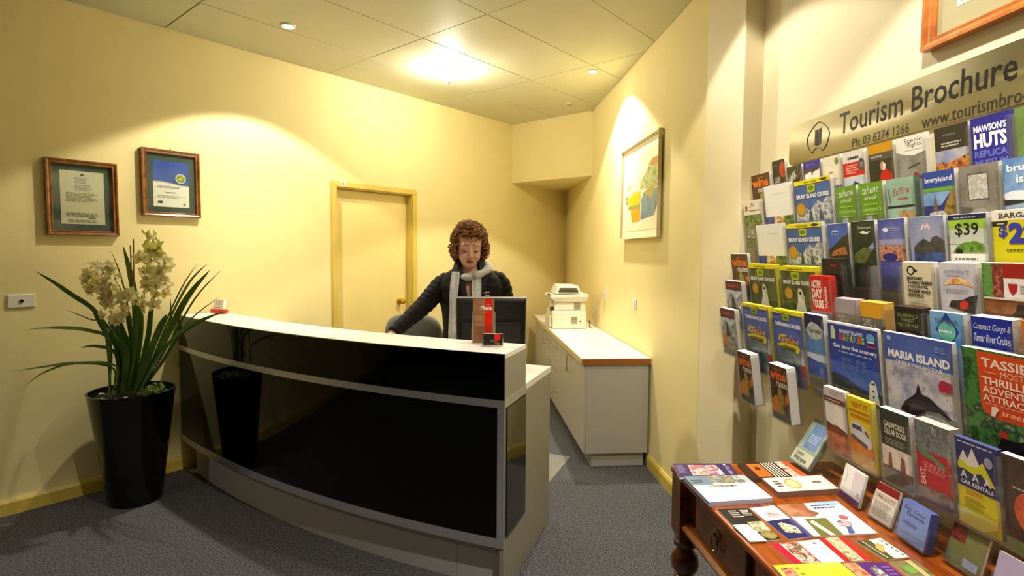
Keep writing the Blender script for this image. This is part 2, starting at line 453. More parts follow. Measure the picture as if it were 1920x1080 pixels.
# ------------------------------------------------------------------ framed pictures
def framed(name, label, cat, M, w_, h_, fw_, depth, m_frame, m_mat, sheet, layers, sheet_col='#e4e0c8', hook=False, rot=0.0, glass=True):
    """M: centre of the frame on the wall, x right, y up, z out"""
    t = thing(name, label, cat, M @ Matrix.Rotation(R(rot), 4, 'Z'))
    W, H = w_ / 2, h_ / 2
    b = MB()
    prof = [(0, 0), (0, depth), (fw_ * 0.25, depth), (fw_ * 0.55, depth * 0.8), (fw_ * 0.8, depth * 0.85), (fw_, depth * 0.45), (fw_, 0)]
    for sx, sy in ((1, 0), (0, 1), (-1, 0), (0, -1)): pass
    cs = [(-1, -1), (1, -1), (1, 1), (-1, 1)]
    rings = [[(cx * (W - p[0]), cy * (H - p[0]), p[1]) for p in prof] for cx, cy in cs]
    for i in range(4):
        a, c = rings[i], rings[(i + 1) % 4]; k = len(prof)
        b.add(a + c, [(j, j + 1, k + j + 1, k + j) for j in range(k - 1)], m_frame)
    b.build('frame', t, smooth=False)
    MB().box((-W + fw_ * 0.7, -H + fw_ * 0.7, 0.001), (W - fw_ * 0.7, H - fw_ * 0.7, depth * 0.25), m_mat).build('mount_board', t)
    x0, y0, x1, y1 = sheet; zt = depth * 0.25
    d = MB().box((x0, y0, zt), (x1, y1, zt + 0.0008), mat(sheet_col, 0.55, name='document_paper')).build('document', t)
    pl = lambda u, v, h: (x0 + u * (x1 - x0), y0 + v * (y1 - y0), zt + 0.0008 + h)
    art_mesh(layers, pl).build('print', d, fix=False)
    if glass:
        MB().box((-W + fw_ * 0.9, -H + fw_ * 0.9, depth * 0.44), (W - fw_ * 0.9, H - fw_ * 0.9, depth * 0.44 + 0.002), M_ACRC).build('glass', t)
    if hook:
        hk = MB().tube([(0.0, H - 0.003, depth * 0.3), (0.0, H + 0.012, 0.006), (0.006, H + 0.016, 0.004)], 0.0025, M_BRASS, 6)
        hk.build('hook', t)
    return t
GREENM = mat('#3c4f40', 0.8, name='dark_green_mount_board', noise=0.06, scale=120)
INK = '#4d4b42'
framed('framed_letter', 'wooden framed typed letter in dark green mount, left of the certificate', 'frame', PA(WA(0.0435, 0.003, 1.808)), 0.348, 0.446, 0.030, 0.026, M_WOODF, GREENM,
       (-0.107, -0.155, 0.107, 0.160), [('E', 0.5, 0.93, 0.045, 0.022, '#55544a'), ('L', 0.33, 0.77, 0.66, 0.89, 5, '#8a8872'), ('L', 0.33, 0.64, 0.72, 0.75, 4, '#8a8872'), ('L', 0.12, 0.42, 0.9, 0.6, 7, '#8a8872'),
        ('L', 0.12, 0.14, 0.9, 0.22, 3, '#6f6e5c'), ('L', 0.62, 0.11, 0.8, 0.14, 1, '#55544a'), ('L', 0.15, 0.03, 0.9, 0.09, 2, '#8a8872')], '#d6d1ac')
framed('framed_certificate', 'wooden framed blue and white certificate with a green tick, nearer the door', 'frame', PA(WA(0.523, 0.003, 1.9405)), 0.346, 0.436, 0.030, 0.026, M_WOODF, GREENM,
       (-0.107, -0.153, 0.107, 0.147), [('R', 0, 0.45, 1, 1, ('ph', ['#2c4aa0', '#3459b0', '#3f66b4'], 4)), ('P', [(0, 0), (1, 0), (1, 0.47), (0.75, 0.475), (0.5, 0.51), (0.25, 0.535), (0, 0.535)], '#ecead8'),
        ('P', [(0, 0.535), (0.25, 0.535), (0.5, 0.51), (0.75, 0.475), (1, 0.47), (1, 0.49), (0.75, 0.495), (0.5, 0.53), (0.25, 0.555), (0, 0.555)], '#b9b890'),
        ('E', 0.77, 0.64, 0.15, 0.105, '#dfe0c8'), ('E', 0.77, 0.64, 0.125, 0.088, '#7f962c'), ('P', [(0.70, 0.64), (0.755, 0.595), (0.86, 0.70), (0.84, 0.71), (0.757, 0.625), (0.715, 0.655)], '#e6dc3c'),
        ('T', 'certificate', 0.10, 0.41, 0.72, 0.475, '#5a5f6c'), ('L', 0.34, 0.30, 0.68, 0.34, 1, '#7d7f7f'), ('L', 0.1, 0.19, 0.9, 0.26, 2, '#b3b2a4'), ('R', 0.12, 0.075, 0.25, 0.125, '#333b4c'), ('E', 0.86, 0.07, 0.04, 0.03, '#b08a7c')], '#ecead8', hook=True)
# framed notice high over the brochure sign
framed('framed_notice', 'orange timber framed printed notice hung above the brochure sign', 'frame', PB(WB(-2.19, WALL_R + 0.003, 2.36)), 0.60, 0.53, 0.034, 0.028, M_WOODO, mat('#b9ad88', 0.8, name='fawn_mount_board'),
       (-0.205, -0.175, 0.205, 0.20), [('R', 0.03, 0.03, 0.97, 0.035, '#77756a'), ('R', 0.03, 0.03, 0.035, 0.97, '#77756a'), ('R', 0.965, 0.03, 0.97, 0.97, '#77756a'), ('L', 0.1, 0.2, 0.9, 0.9, 16, '#8c8a80'), ('L', 0.5, 0.09, 0.9, 0.13, 1, '#8c8a80')], '#e6e4da')
# painting on the far right wall
PAINT = [('R', 0, 0, 1, 1, '#f1e9c4'),
         ('P', [(0.52, 0.13), (0.90, 0.16), (0.98, 0.30), (0.98, 0.50), (0.74, 0.42), (0.60, 0.48), (0.52, 0.38)], ('ph', ['#5f7686', '#7d93a0', '#8ea39f'], 9)),
         ('P', [(0.50, 0.52), (0.98, 0.50), (0.97, 0.82), (0.72, 0.78), (0.56, 0.66), (0.46, 0.66)], ('ph', ['#6f8f58', '#a9b878', '#cfcf94', '#6d8a86'], 14)),
         ('P', [(0.72, 0.80), (0.82, 0.86), (0.97, 0.86), (0.97, 0.78), (0.85, 0.76)], '#c79a5c'),
         ('P', [(0.60, 0.48), (0.74, 0.40), (0.80, 0.36), (0.92, 0.48), (0.86, 0.54)], ('ph', ['#c9a04c', '#b9b46c', '#8f9a5c'], 20)),
         ('P', [(0.14, 0.34), (0.50, 0.34), (0.52, 0.50), (0.32, 0.52), (0.12, 0.46)], '#eec02a'),
         ('P', [(0.12, 0.30), (0.50, 0.28), (0.50, 0.34), (0.14, 0.34)], ('ph', ['#7e8a4c', '#b5a65c', '#6a6a4a'], 22)),
         ('P', [(0.26, 0.12), (0.50, 0.12), (0.50, 0.28), (0.20, 0.29)], '#e0a51c'),
         ('P', [(0.02, 0.42), (0.10, 0.36), (0.12, 0.46), (0.06, 0.50)], ('ph', ['#a8792c', '#6f7a4a', '#d8c890'], 30)),
         ('P', [(0.05, 0.56), (0.20, 0.60), (0.22, 0.64), (0.06, 0.60)], ('ph', ['#b3b684', '#d9d4a4', '#8f9868'], 30))]
t = framed('framed_painting', 'tall abstract painting in a thin pale frame on the far right wall', 'painting', PB(WB(0.56, 0.012, 1.962)), 0.87, 0.70, 0.012, 0.024, mat('#d6c592', 0.4, name='pale_gold_frame'), mat('#f0e8c8', 0.7, name='ivory_mount_board'),
           (-0.37, -0.29, 0.41, 0.27), PAINT, '#f1e9c4', glass=False)
MB().box((0.4, 0.34, -0.008), (0.43, 0.36, 0.02), M_TRIM).build('hanger', t)

# switches and sockets
def plate(name, label, cat, M, w_, h_, kind):
    t = thing(name, label, cat, M)
    MB().box((-w_ / 2, -h_ / 2, 0), (w_ / 2, h_ / 2, 0.009), M_WHITEP).build('cover_plate', t, bevel=0.003)
    if kind == 'tv':
        MB().lathe([(0.010, 0.009), (0.010, 0.013), (0.006, 0.014)], M_BLKP, 16).build('socket_hole', t)
    elif kind == 'plug':
        MB().box((-0.018, -0.022, 0.009), (0.018, 0.018, 0.034), mat('#cfc8ae', 0.4)).build('plug', t, bevel=0.004)
    else:
        MB().box((-0.012, -0.02, 0.009), (0.012, 0.02, 0.014), mat('#f2eee0', 0.4)).build('rocker', t, bevel=0.002)
    return t
plate('wall_socket', 'white wall plate with a round black hole beside the orchid', 'socket', PA(WA(-0.2575, 0.0, 1.208)), 0.118, 0.074, 'tv')
psock = plate('power_socket', 'ivory power socket with a plug above the white cabinet worktop', 'socket', PB(WB(1.55, 0.0, 1.135)), 0.075, 0.116, 'plug')
plate('light_switch', 'ivory switch plate on the right wall beneath the painting', 'switch', PB(WB(0.66, 0.0, 1.12)), 0.072, 0.075, 'sw')
cb = MB(); pts = []
for i in range(15):
    f = i / 14
    pts.append(Vector(WB(1.55 + 0.10 * math.sin(f * 3.0) * f + 0.2 * f, 0.03 + 0.045 * math.sin(f * math.pi) + 0.02 * f, 1.12 - 0.335 * f)))
MS = psock.matrix_world.inverted()
cb.tube([tuple(MS @ p) for p in pts], 0.0035, mat('#b9ad7c', 0.5), 6)
cb.build('cord', psock, smooth=True)
# ------------------------------------------------------------------ curved reception counter
C0_ = WA(0.54, 0.006); C1_ = Vector((-0.030, 2.345, 0)); SAG = 0.14
ch = C1_ - C0_; cl = ch.length; cn = Vector((-ch.y, ch.x, 0)).normalized()
if cn.y < 0: cn = -cn
RAD = (cl * cl / 8 + SAG * SAG / 2) / SAG
CC = (C0_ + C1_) / 2 + cn * (RAD - SAG)
a0 = math.atan2(C0_.y - CC.y, C0_.x - CC.x); a1 = math.atan2(C1_.y - CC.y, C1_.x - CC.x)
CB = (C0_ + C1_) / 2 + cn * 0.2        # base point of the counter
def arc(t, off):
    a = a0 + (a1 - a0) * t
    return CC + Vector((math.cos(a), math.sin(a), 0)) * (RAD - off) - CB
T1 = Vector((-math.sin(a1), math.cos(a1), 0)); T1 = T1 if T1.x > 0 else -T1
def endp(off, out, z): p = arc(1, off) + T1 * out; return (p.x, p.y, z)
def sweep(mb, z0, z1, o0, o1, t0, t1, m, n=28):
    rings = []
    for i in range(n + 1):
        t = t0 + (t1 - t0) * i / n
        a, c = arc(t, o0), arc(t, o1)
        rings.append([(a.x, a.y, z0), (c.x, c.y, z0), (c.x, c.y, z1), (a.x, a.y, z1)])
    return mb.loft(rings, m)
def endbox(mb, o0, o1, y0, y1, z0, z1, m):
    q = [endp(o0, y0, 0), endp(o1, y0, 0), endp(o1, y1, 0), endp(o0, y1, 0)]
    return mb.prism([(p[0], p[1]) for p in q], z0, z1, m)
CT = 1.066
ctr = thing('reception_counter', 'long curved reception counter faced with glossy black panels and metal strips', 'counter', T3(*CB))
sweep(MB(), CT - 0.02, CT, 0.0125, 0.292, 0.0, 1.0, M_WTOP).build('countertop', ctr, smooth=True)
sweep(MB(), 0.865, CT - 0.0006, 0.0, 0.012, 0.0, 1.0, M_BLACKG).build('upper_panel', ctr, smooth=True)
sweep(MB(), 0.25, 0.832, 0.0, 0.012, 0.0, 0.9885, M_BLACKG).build('lower_panel', ctr, smooth=True)
mb = sweep(MB(), 0.832, 0.865, -0.004, 0.012, 0.0, 1.0, M_METAL); endbox(mb, -0.004, 0.292, 0.0, 0.004, 0.832, 0.865, M_METAL)
mb.build('metal_strip', ctr, smooth=True)
sweep(MB(), 0.208, 0.25, -0.004, 0.05, 0.0, 1.0, M_METAL).build('metal_strip', ctr, smooth=True)
sweep(MB(), 0.25, 0.832, -0.003, 0.03, 0.9885, 1.0, M_METAL, 3).build('corner_post', ctr)
M_KICK = mat('#b3aeac', 0.5, name='grey_laminate_kickboard', noise=0.03, scale=9)
sweep(MB(), 0.0, 0.208, 0.045, 0.06, 0.055, 0.905, M_KICK).build('kickboard', ctr, smooth=True)
sweep(MB(), 0.0, 0.208, 0.045, 0.06, 0.9058, 0.985, M_KICK, 6).build('kickboard', ctr, smooth=True)
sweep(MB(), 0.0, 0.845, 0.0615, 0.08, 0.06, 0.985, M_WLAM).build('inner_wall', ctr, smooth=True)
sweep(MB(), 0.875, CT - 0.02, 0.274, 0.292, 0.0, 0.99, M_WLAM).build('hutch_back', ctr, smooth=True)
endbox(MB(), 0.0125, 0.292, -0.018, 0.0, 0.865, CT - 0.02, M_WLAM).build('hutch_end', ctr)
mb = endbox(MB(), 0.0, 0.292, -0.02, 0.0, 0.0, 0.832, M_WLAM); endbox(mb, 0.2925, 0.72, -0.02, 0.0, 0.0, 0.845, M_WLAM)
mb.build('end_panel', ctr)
endbox(MB(), 0.026, 0.284, 0.0005, 0.006, 0.25, 0.826, mat('#0c0b08', 0.07, spec=0.7, name='dark_glass_end_panel')).build('end_glass', ctr)
mb = MB(); q0 = arc(0.02, 0.08); q1 = arc(0.02, 0.70); q2 = arc(0.028, 0.70); q3 = arc(0.028, 0.08)
mb.prism([(p.x, p.y) for p in (q0, q1, q2, q3)], 0, 0.845, M_WLAM).build('support_panel', ctr)
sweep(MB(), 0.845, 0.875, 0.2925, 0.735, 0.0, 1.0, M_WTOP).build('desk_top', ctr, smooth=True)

# things standing on the counter
PX = Vector((1, 0, 0)); PYn = Vector((0, -1, 0))
def cardM(x, y, z, yaw=0, lean=0):
    return mtx(PX, Z, PYn, Vector((x, y, z))) @ Matrix.Rotation(R(yaw), 4, 'Y') @ Matrix.Rotation(R(-lean), 4, 'X')
def leaflet_holder(name, label, M, w_, h_, front_h, depth=0.03):
    """clear stand: x right, y up, z to the front; z = 0 is the front of what it holds"""
    t = thing(name, label, 'holder', M)
    b = MB(); k = 0.002
    b.box((-w_ / 2, 0, -depth), (w_ / 2, h_ * 0.75, -depth + k), M_ACR)
    b.build('back_sheet', t)
    b = MB(); b.box((-w_ / 2, 0, 0.002), (w_ / 2, front_h, 0.002 + k), M_ACR); b.build('front_sheet', t)
    b = MB(); b.box((-w_ / 2, 0, -depth + k), (-w_ / 2 + k, front_h, 0.002), M_ACR); b.box((w_ / 2 - k, 0, -depth + k), (w_ / 2, front_h, 0.002), M_ACR); b.box((-w_ / 2, 0, -depth), (w_ / 2, k, 0.004), M_ACR)
    b.build('sides', t)
    return t
def sheet_stack(name, label, cat, M, w_, h_, th, layers, paper=M_PAPER, group=None, y0=0.0):
    """printed stack, front face at z = 0, lower edge at y = y0, centred in x"""
    o = MB().box((-w_ / 2, y0, -th), (w_ / 2, y0 + h_, 0), paper).build(name, None, M)
    tag(o, label, cat, group)
    art_mesh(layers, lambda u, v, h: (-w_ / 2 + u * w_, y0 + v * h_, h)).build('cover', o, fix=False)
    return o
Mh = cardM(-0.134, 2.60, CT + 0.0045, 0, 6)
leaflet_holder('leaflet_holder', 'clear leaflet stand on the counter in front of the monitor', Mh, 0.112, 0.20, 0.085)
sheet_stack('leaflet', 'brown and red leaflet reading Plaza in the clear stand on the counter', 'leaflet', Mh @ T3(0, 0.003, 0), 0.10, 0.21, 0.012,
            [('R', 0, 0, 1, 1, ('ph', ['#8a5a38', '#9a6a44', '#a3754e'], 8)), ('R', 0.56, 0.22, 0.90, 1, '#d8200c'), ('T', 'Plaza', 0.36, 0.745, 0.89, 0.84, '#f6efe4', {'bold': 0.02}),
             ('L', 0.62, 0.85, 0.84, 0.875, 1, '#e88c74'), ('L', 0.60, 0.69, 0.8, 0.715, 1, '#f0c8b8'), ('L', 0.12, 0.5, 0.5, 0.62, 3, '#b58a64'), ('L', 0.12, 0.36, 0.5, 0.44, 2, '#b58a64')])
Mc = cardM(-0.086, 2.53, CT + 0.005, 0, 10)
leaflet_holder('card_holder', 'small clear card stand at the front edge of the counter', Mc, 0.096, 0.05, 0.028, 0.02)
sheet_stack('business_card', 'black business card with a red square in the small clear stand', 'card', Mc @ T3(0, 0.004, 0), 0.089, 0.054, 0.010,
            [('R', 0, 0, 1, 1, '#24211a'), ('R', 0, 0.95, 1, 1, '#f4efe2'), ('R', 0.58, 0.45, 0.88, 0.95, '#dd1f14'), ('T', 'Plaza', 0.38, 0.26, 0.78, 0.46, '#8d8578', {'bold': 0.02}), ('R', 0.6, 0.05, 0.85, 0.2, '#c9552c')])
Mf = cardM(-2.03, 3.80, CT + 0.006, -22, 8)
t = thing('card_box', 'red and clear card stand on the far end of the counter', 'holder', Mf)
MB().box((-0.062, 0, -0.035), (0.062, 0.028, 0.004), mat('#d23a2c', 0.35)).build('tray', t, bevel=0.003)
MB().box((-0.055, 0.0285, -0.036), (0.055, 0.085, -0.033), M_ACR).build('back_sheet', t)
sheet_stack('card_stack', 'white printed cards in the red stand on the far counter end', 'card', Mf @ T3(0, 0.03, -0.004), 0.098, 0.062, 0.022, [('R', 0.3, 0.35, 0.4, 0.9, '#c9c2b0'), ('L', 0.45, 0.4, 0.9, 0.9, 4, '#b8b0a0'), ('T', 'Q', 0.06, 0.05, 0.16, 0.28, '#4a4038'), ('L', 0.2, 0.06, 0.9, 0.24, 1, '#8a8072')])
pp_ = MB().box((-0.10, -0.07, 0), (0.10, 0.07, 0.0012), mat('#efe6dc', 0.6)); 
tag(pp_.build('paper_sheet', None, T3(-2.10, 3.72, CT + 0.0005) @ Matrix.Rotation(R(-44), 4, 'Z')), 'loose white paper slip lying on the far end of the counter', 'paper')

# ------------------------------------------------------------------ monitor seen from behind
mm = thing('monitor', 'black computer monitor with silver edge, back turned to the viewer', 'monitor', T3(-0.113, 3.03, 0.8755) @ Matrix.Rotation(R(4), 4, 'Z'))
TM = T3(0, 0, 0.235) @ Matrix.Rotation(R(6), 4, 'X')
M_SIL = mat('#a8a493', 0.35, metal=0.5, name='silver_plastic')
MB().box((-0.194, 0.0, -0.148), (0.194, 0.018, 0.148), M_SIL).build('bezel', mm, TM, bevel=0.004)
MB().box((-0.180, 0.018, -0.134), (0.180, 0.0195, 0.134), mat('#222831', 0.2, name='screen')).build('screen', mm, TM)
sh = MB()
def rr(x, z, y): return [(-x, y, -z), (x, y, -z), (x, y, z), (-x, y, z)]
sh.loft([rr(0.190, 0.144, 0.0), rr(0.189, 0.143, -0.014), rr(0.180, 0.134, -0.022), rr(0.172, 0.126, -0.024)], mat('#0d0c09', 0.5, spec=0.3, name='dark_shell'))
shell = sh.build('back_shell', mm, TM, bevel=0.004)
gr = MB()
for i in range(40):
    x = -0.16 + i * 0.008
    gr.box((x, -0.0265, 0.03), (x + 0.004, -0.0235, 0.115), mat('#17160f', 0.5))
gr.box((-0.16, -0.030, -0.12), (0.16, -0.0235, 0.015), mat('#12110d', 0.5))
gr.build('vent_ribs', shell)
MB().tube([(0, -0.02, 0.012), (0, -0.035, 0.10), (0, -0.045, 0.20)], [0.03, 0.026, 0.024], mat('#1b1a16', 0.4), 12).build('stand_neck', mm, smooth=True)
MB().lathe([(0.11, 0.0), (0.11, 0.006), (0.095, 0.014), (0.03, 0.018)], mat('#1b1a16', 0.4), 28).build('stand_base', mm, smooth=True)

# ------------------------------------------------------------------ office chair behind the counter
mt_ = MB(); q_ = [Vector((0.22, 3.46, 0)), Vector((0.44, 4.0, 0)), Vector((-0.63, 4.43, 0)), Vector((-0.85, 3.89, 0))]
mc_ = sum(q_, Vector()) / 4
mt_.prism([((p - mc_).x, (p - mc_).y) for p in q_], 0.0, 0.003, mat('#86847e', 0.35, name='grey_vinyl_mat', noise=0.05, scale=30))
tag(mt_.build('chair_mat', None, T3(mc_.x, mc_.y, 0.0005)), 'smooth pale grey chair mat on the carpet behind the counter end', 'mat')
oc = thing('office_chair', 'grey upholstered office chair standing behind the reception counter', 'chair', T3(-0.68, 3.98, 0.004) @ Matrix.Rotation(R(-10), 4, 'Z'))
M_GF = mat('#6d6d66', 0.9, name='grey_chair_fabric', noise=0.08, scale=150)
def pad(w_, h_, th, m, n=24, e=3.2):
    b = MB(); rings = []
    for k, (sc_, y) in enumerate(((0.86, 0), (0.97, th * 0.2), (1, th * 0.5), (0.97, th * 0.8), (0.86, th))):
        rings.append([(math.copysign(abs(math.cos(2 * math.pi * i / n)) ** (2 / e), math.cos(2 * math.pi * i / n)) * w_ / 2 * sc_, y, math.copysign(abs(math.sin(2 * math.pi * i / n)) ** (2 / e), math.sin(2 * math.pi * i / n)) * h_ / 2 * sc_) for i in range(n)])
    return b.loft(rings, m)
pad(0.44, 0.44, 0.06, M_GF).build('backrest', oc, T3(0, -0.10, 0.84) @ Matrix.Rotation(R(6), 4, 'X'), smooth=True, angle=60)
pad(0.47, 0.45, 0.07, M_GF).build('seat', oc, T3(0, 0.12, 0.44) @ Matrix.Rotation(R(90), 4, 'X'), smooth=True, angle=60)
MB().tube([(0, -0.10, 0.80), (0, -0.13, 0.60), (0, -0.08, 0.46), (0, 0.05, 0.43)], [0.02] * 4, M_BLKP, 8, 0.4).build('back_bar', oc, smooth=True)
MB().tube([(0, 0.1, 0.08), (0, 0.1, 0.45)], 0.027, M_BLKP, 12).build('gas_column', oc, smooth=True)
for i in range(5):
    a = i * 2 * math.pi / 5 + 0.3
    lg = MB().tube([(0, 0.1, 0.10), (0.28 * math.cos(a), 0.1 + 0.28 * math.sin(a), 0.075)], [0.026, 0.017], M_BLKP, 8).build('leg', oc, smooth=True)
    MB().sphere((0.285 * math.cos(a), 0.1 + 0.285 * math.sin(a), 0.029), (0.028, 0.028, 0.029), M_BLKP, 10, 6).build('castor', lg, smooth=True)

# ------------------------------------------------------------------ white base cabinets along the far right wall
WT = 0.775
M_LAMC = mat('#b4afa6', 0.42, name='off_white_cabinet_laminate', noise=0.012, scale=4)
def d_handle(b, p0, p1, out=0.028):
    p0, p1 = Vector(p0), Vector(p1); o = Vector((0, out, 0)); dd = (p1 - p0).normalized() * 0.008
    b.tube([p0, p0 + o * 0.75, p0 + o + dd, p1 + o - dd, p1 + o * 0.75, p1], 0.0048, M_CHROME, 8)
def cabinet(name, label, s0, s1, spec, end=False):
    t = thing(name, label, 'cabinet', FB(WB((s0 + s1) / 2, 0, 0)), 'white base cabinets under one worktop')
    h = (s1 - s0) / 2
    b = MB(); b.box((-h + 0.0005, 0.012, 0.10), (h - 0.0005, 0.452, 0.735), M_LAMC); b.build('body', t)
    b = MB(); b.box((-h + (0.03 if end else 0.0005), 0.03, 0.0), (h - 0.0005, 0.405, 0.0995), M_LAMC); b.build('plinth', t)
    for kind, x0, x1, z0, z1, hx in spec:
        dn = MB().box((x0 - (s0 + s1) / 2 + 0.0015, 0.4525, z0 + 0.0015), (x1 - (s0 + s1) / 2 - 0.0015, 0.470, z1 - 0.0015), M_LAMC).build('door' if kind == 'door' else 'drawer', t, bevel=0.0015)
        if hx is not None:
            hb = MB(); c = hx - (s0 + s1) / 2
            if kind == 'door': d_handle(hb, (c, 0.470, 0.575), (c, 0.470, 0.705))
            else: d_handle(hb, (c - 0.055, 0.470, z1 - 0.075), (c + 0.055, 0.470, z1 - 0.075))
            hb.build('handle', dn, smooth=True)
    return t
dz = [(0.53, 0.73), (0.34, 0.53), (0.105, 0.34)]
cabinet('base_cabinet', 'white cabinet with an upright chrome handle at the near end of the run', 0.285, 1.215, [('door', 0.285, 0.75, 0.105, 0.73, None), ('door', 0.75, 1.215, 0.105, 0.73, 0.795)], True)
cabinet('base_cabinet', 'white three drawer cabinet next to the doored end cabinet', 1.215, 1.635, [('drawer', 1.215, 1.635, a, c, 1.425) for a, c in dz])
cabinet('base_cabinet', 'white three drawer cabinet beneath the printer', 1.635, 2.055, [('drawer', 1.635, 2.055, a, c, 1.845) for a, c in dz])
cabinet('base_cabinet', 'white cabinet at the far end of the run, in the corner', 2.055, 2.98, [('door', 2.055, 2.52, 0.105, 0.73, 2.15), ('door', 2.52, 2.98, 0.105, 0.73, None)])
wt = thing('worktop', 'long white worktop with a brown edge over the base cabinets', 'worktop', FB(WB(1.62, 0, 0)))
MB().box((-1.352, 0.006, 0.7355), (1.38, 0.49, WT), M_WTOP).build('slab', wt)
MB().box((-1.358, 0.006, 0.7355), (-1.3525, 0.49, WT), mat('#9c5a1e', 0.4, name='brown_edge_band', noise=0.1, scale=30)).build('edge_band', wt)
MB().box((-1.3525, 0.4905, 0.7355), (1.38, 0.495, WT), mat('#cdbb86', 0.4, name='pale_edge_band')).build('edge_band', wt)

# ------------------------------------------------------------------ multifunction printer
pr = thing('printer', 'bulky ivory multifunction printer standing on the white worktop', 'printer', FB(WB(1.94, 0.30, WT + 0.0005)))
M_PRN = mat('#ded8c4', 0.4, name='ivory_printer_plastic'); M_PRG = mat('#8a8468', 0.5, name='grey_printer_plastic')
body = MB().box((-0.19, -0.165, 0.0), (0.19, 0.165, 0.175), M_PRN).build('body', pr, bevel=0.012)
MB().box((-0.15, 0.1655, 0.01), (0.15, 0.185, 0.12), M_PRN).build('paper_tray', pr, bevel=0.006)
MB().prism([(-0.178, -0.16), (0.185, -0.16), (0.185, 0.145), (-0.178, 0.145)], 0.1755, 0.262, M_PRN).build('engine_cover', pr, bevel=0.012)
sc1 = MB(); sc1.loft([[(-0.19, -0.165, 0.2625), (0.19, -0.165, 0.2625), (0.19, 0.14, 0.2625), (-0.19, 0.14, 0.2625)], [(-0.205, -0.18, 0.31), (0.20, -0.18, 0.31), (0.20, 0.19, 0.30), (-0.205, 0.19, 0.30)], [(-0.205, -0.18, 0.335), (0.20, -0.18, 0.335), (0.20, 0.175, 0.325), (-0.205, 0.175, 0.325)]], M_PRN)
scn = sc1.build('scanner_bed', pr, bevel=0.006)
MB().loft([[(-0.15, -0.12, 0.3355), (0.18, -0.12, 0.3355), (0.18, 0.135, 0.333), (-0.15, 0.135, 0.333)], [(-0.13, -0.10, 0.40), (0.17, -0.10, 0.40), (0.17, 0.10, 0.405), (-0.13, 0.10, 0.405)], [(-0.12, -0.09, 0.415), (0.16, -0.09, 0.415), (0.16, 0.09, 0.42), (-0.12, 0.09, 0.42)]], M_PRN).build('document_feeder', pr, bevel=0.006)
fb = MB()
fb.box((-0.156, -0.09, 0.352), (-0.147, 0.10, 0.372), mat('#3b3a2c', 0.5)); fb.box((-0.150, -0.08, 0.382), (-0.140, 0.09, 0.392), mat('#55533e', 0.5))
fb.build('feeder_slot', pr)
kp = MB()
for i in range(4):
    for j in range(3): kp.box((-0.16 + j * 0.03, 0.181, 0.322), (-0.14 + j * 0.03, 0.199, 0.333), M_PRG)
MB().loft([[(-0.195, 0.176, 0.30), (-0.03, 0.176, 0.30), (-0.03, 0.176, 0.325), (-0.195, 0.176, 0.325)], [(-0.195, 0.225, 0.302), (-0.03, 0.225, 0.302), (-0.03, 0.225, 0.31), (-0.195, 0.225, 0.31)]], M_PRG).build('control_panel', pr)
kp.build('keypad', pr)
for z0 in (0.055, 0.19):
    vb = MB(); x = -0.1915 if z0 < 0.1 else -0.1795
    for i in range(6): vb.box((x - 0.002, -0.105 + (0.03 if z0 < 0.1 else 0.0), z0 + i * 0.011), (x + 0.002, -0.045 + (0.03 if z0 < 0.1 else 0.0), z0 + 0.006 + i * 0.011), M_PRG)
    vb.build('vent', pr)
MB().sphere((-0.194, -0.105, 0.075), 0.007, M_BLKP, 10, 6).build('socket', pr)
MB().lathe([(0.02, 0), (0.02, 0.05)], mat('#4a4630', 0.5), 14).build('roller_knob', pr, T3(-0.14, 0.13, 0.19) @ Matrix.Rotation(R(-90), 4, 'X'), smooth=True)
pc = MB().tube([(0.0, 0, 0.03), (-0.04, 0.015, 0.05), (-0.09, 0.03, 0.03), (-0.15, 0.04, 0.006), (-0.20, 0.05, 0.006), (-0.24, 0.045, 0.006)], 0.004, M_BLKP, 6)
tag(pc.build('data_cable', None, FB(WB(2.07, 0.025, WT + 0.001)), smooth=True), 'black cable curled behind the printer on the worktop', 'cable')

# ------------------------------------------------------------------ timber side table under the brochures
TZ = 0.75; TS0, TS1 = -2.98, -1.575; TD0, TD1 = -0.048, 0.562
tb = thing('side_table', 'polished brown timber table with turned legs and drawers under the brochures', 'table', FB(WB((TS0 + TS1) / 2, 0.26, 0)))
sx = (TS1 - TS0) / 2; sy0, sy1 = TD0 - 0.26, TD1 - 0.26
MB().box((-sx, sy0, TZ - 0.022), (sx, sy1, TZ), M_TABLE).build('tabletop', tb, bevel=0.008)
b = MB(); b.box((-sx + 0.05, sy1 - 0.065, 0.55), (sx - 0.05, sy1 - 0.048, TZ - 0.0225), M_TABLED); b.box((-sx + 0.05, sy0 + 0.03, 0.55), (sx - 0.05, sy0 + 0.048, TZ - 0.0225), M_TABLED)
b.box((-sx + 0.03, sy0 + 0.07, 0.55), (-sx + 0.048, sy1 - 0.09, TZ - 0.0225), M_TABLED); b.box((sx - 0.048, sy0 + 0.07, 0.55), (sx - 0.03, sy1 - 0.09, TZ - 0.0225), M_TABLED)
b.build('apron', tb)
M_LEDGE = wood('#a4560f', '#c27018', rough=0.25, scale=3, stretch=(2, 12, 12), coat=0.5, name='highlit_ledge_timber')  # table timber with the highlight along the ledge put into its colour
b = MB(); b.loft([[(x, sy1 - 0.052, 0.548), (x, sy1 - 0.016, 0.552), (x, sy1 - 0.012, 0.565), (x, sy1 - 0.024, 0.575), (x, sy1 - 0.052, 0.577)] for x in (-sx + 0.085, sx - 0.085)], M_LEDGE)
b.build('ledge_moulding', tb)
MR = mat('#8a744c', 0.25, metal=0.9, name='aged_brass')
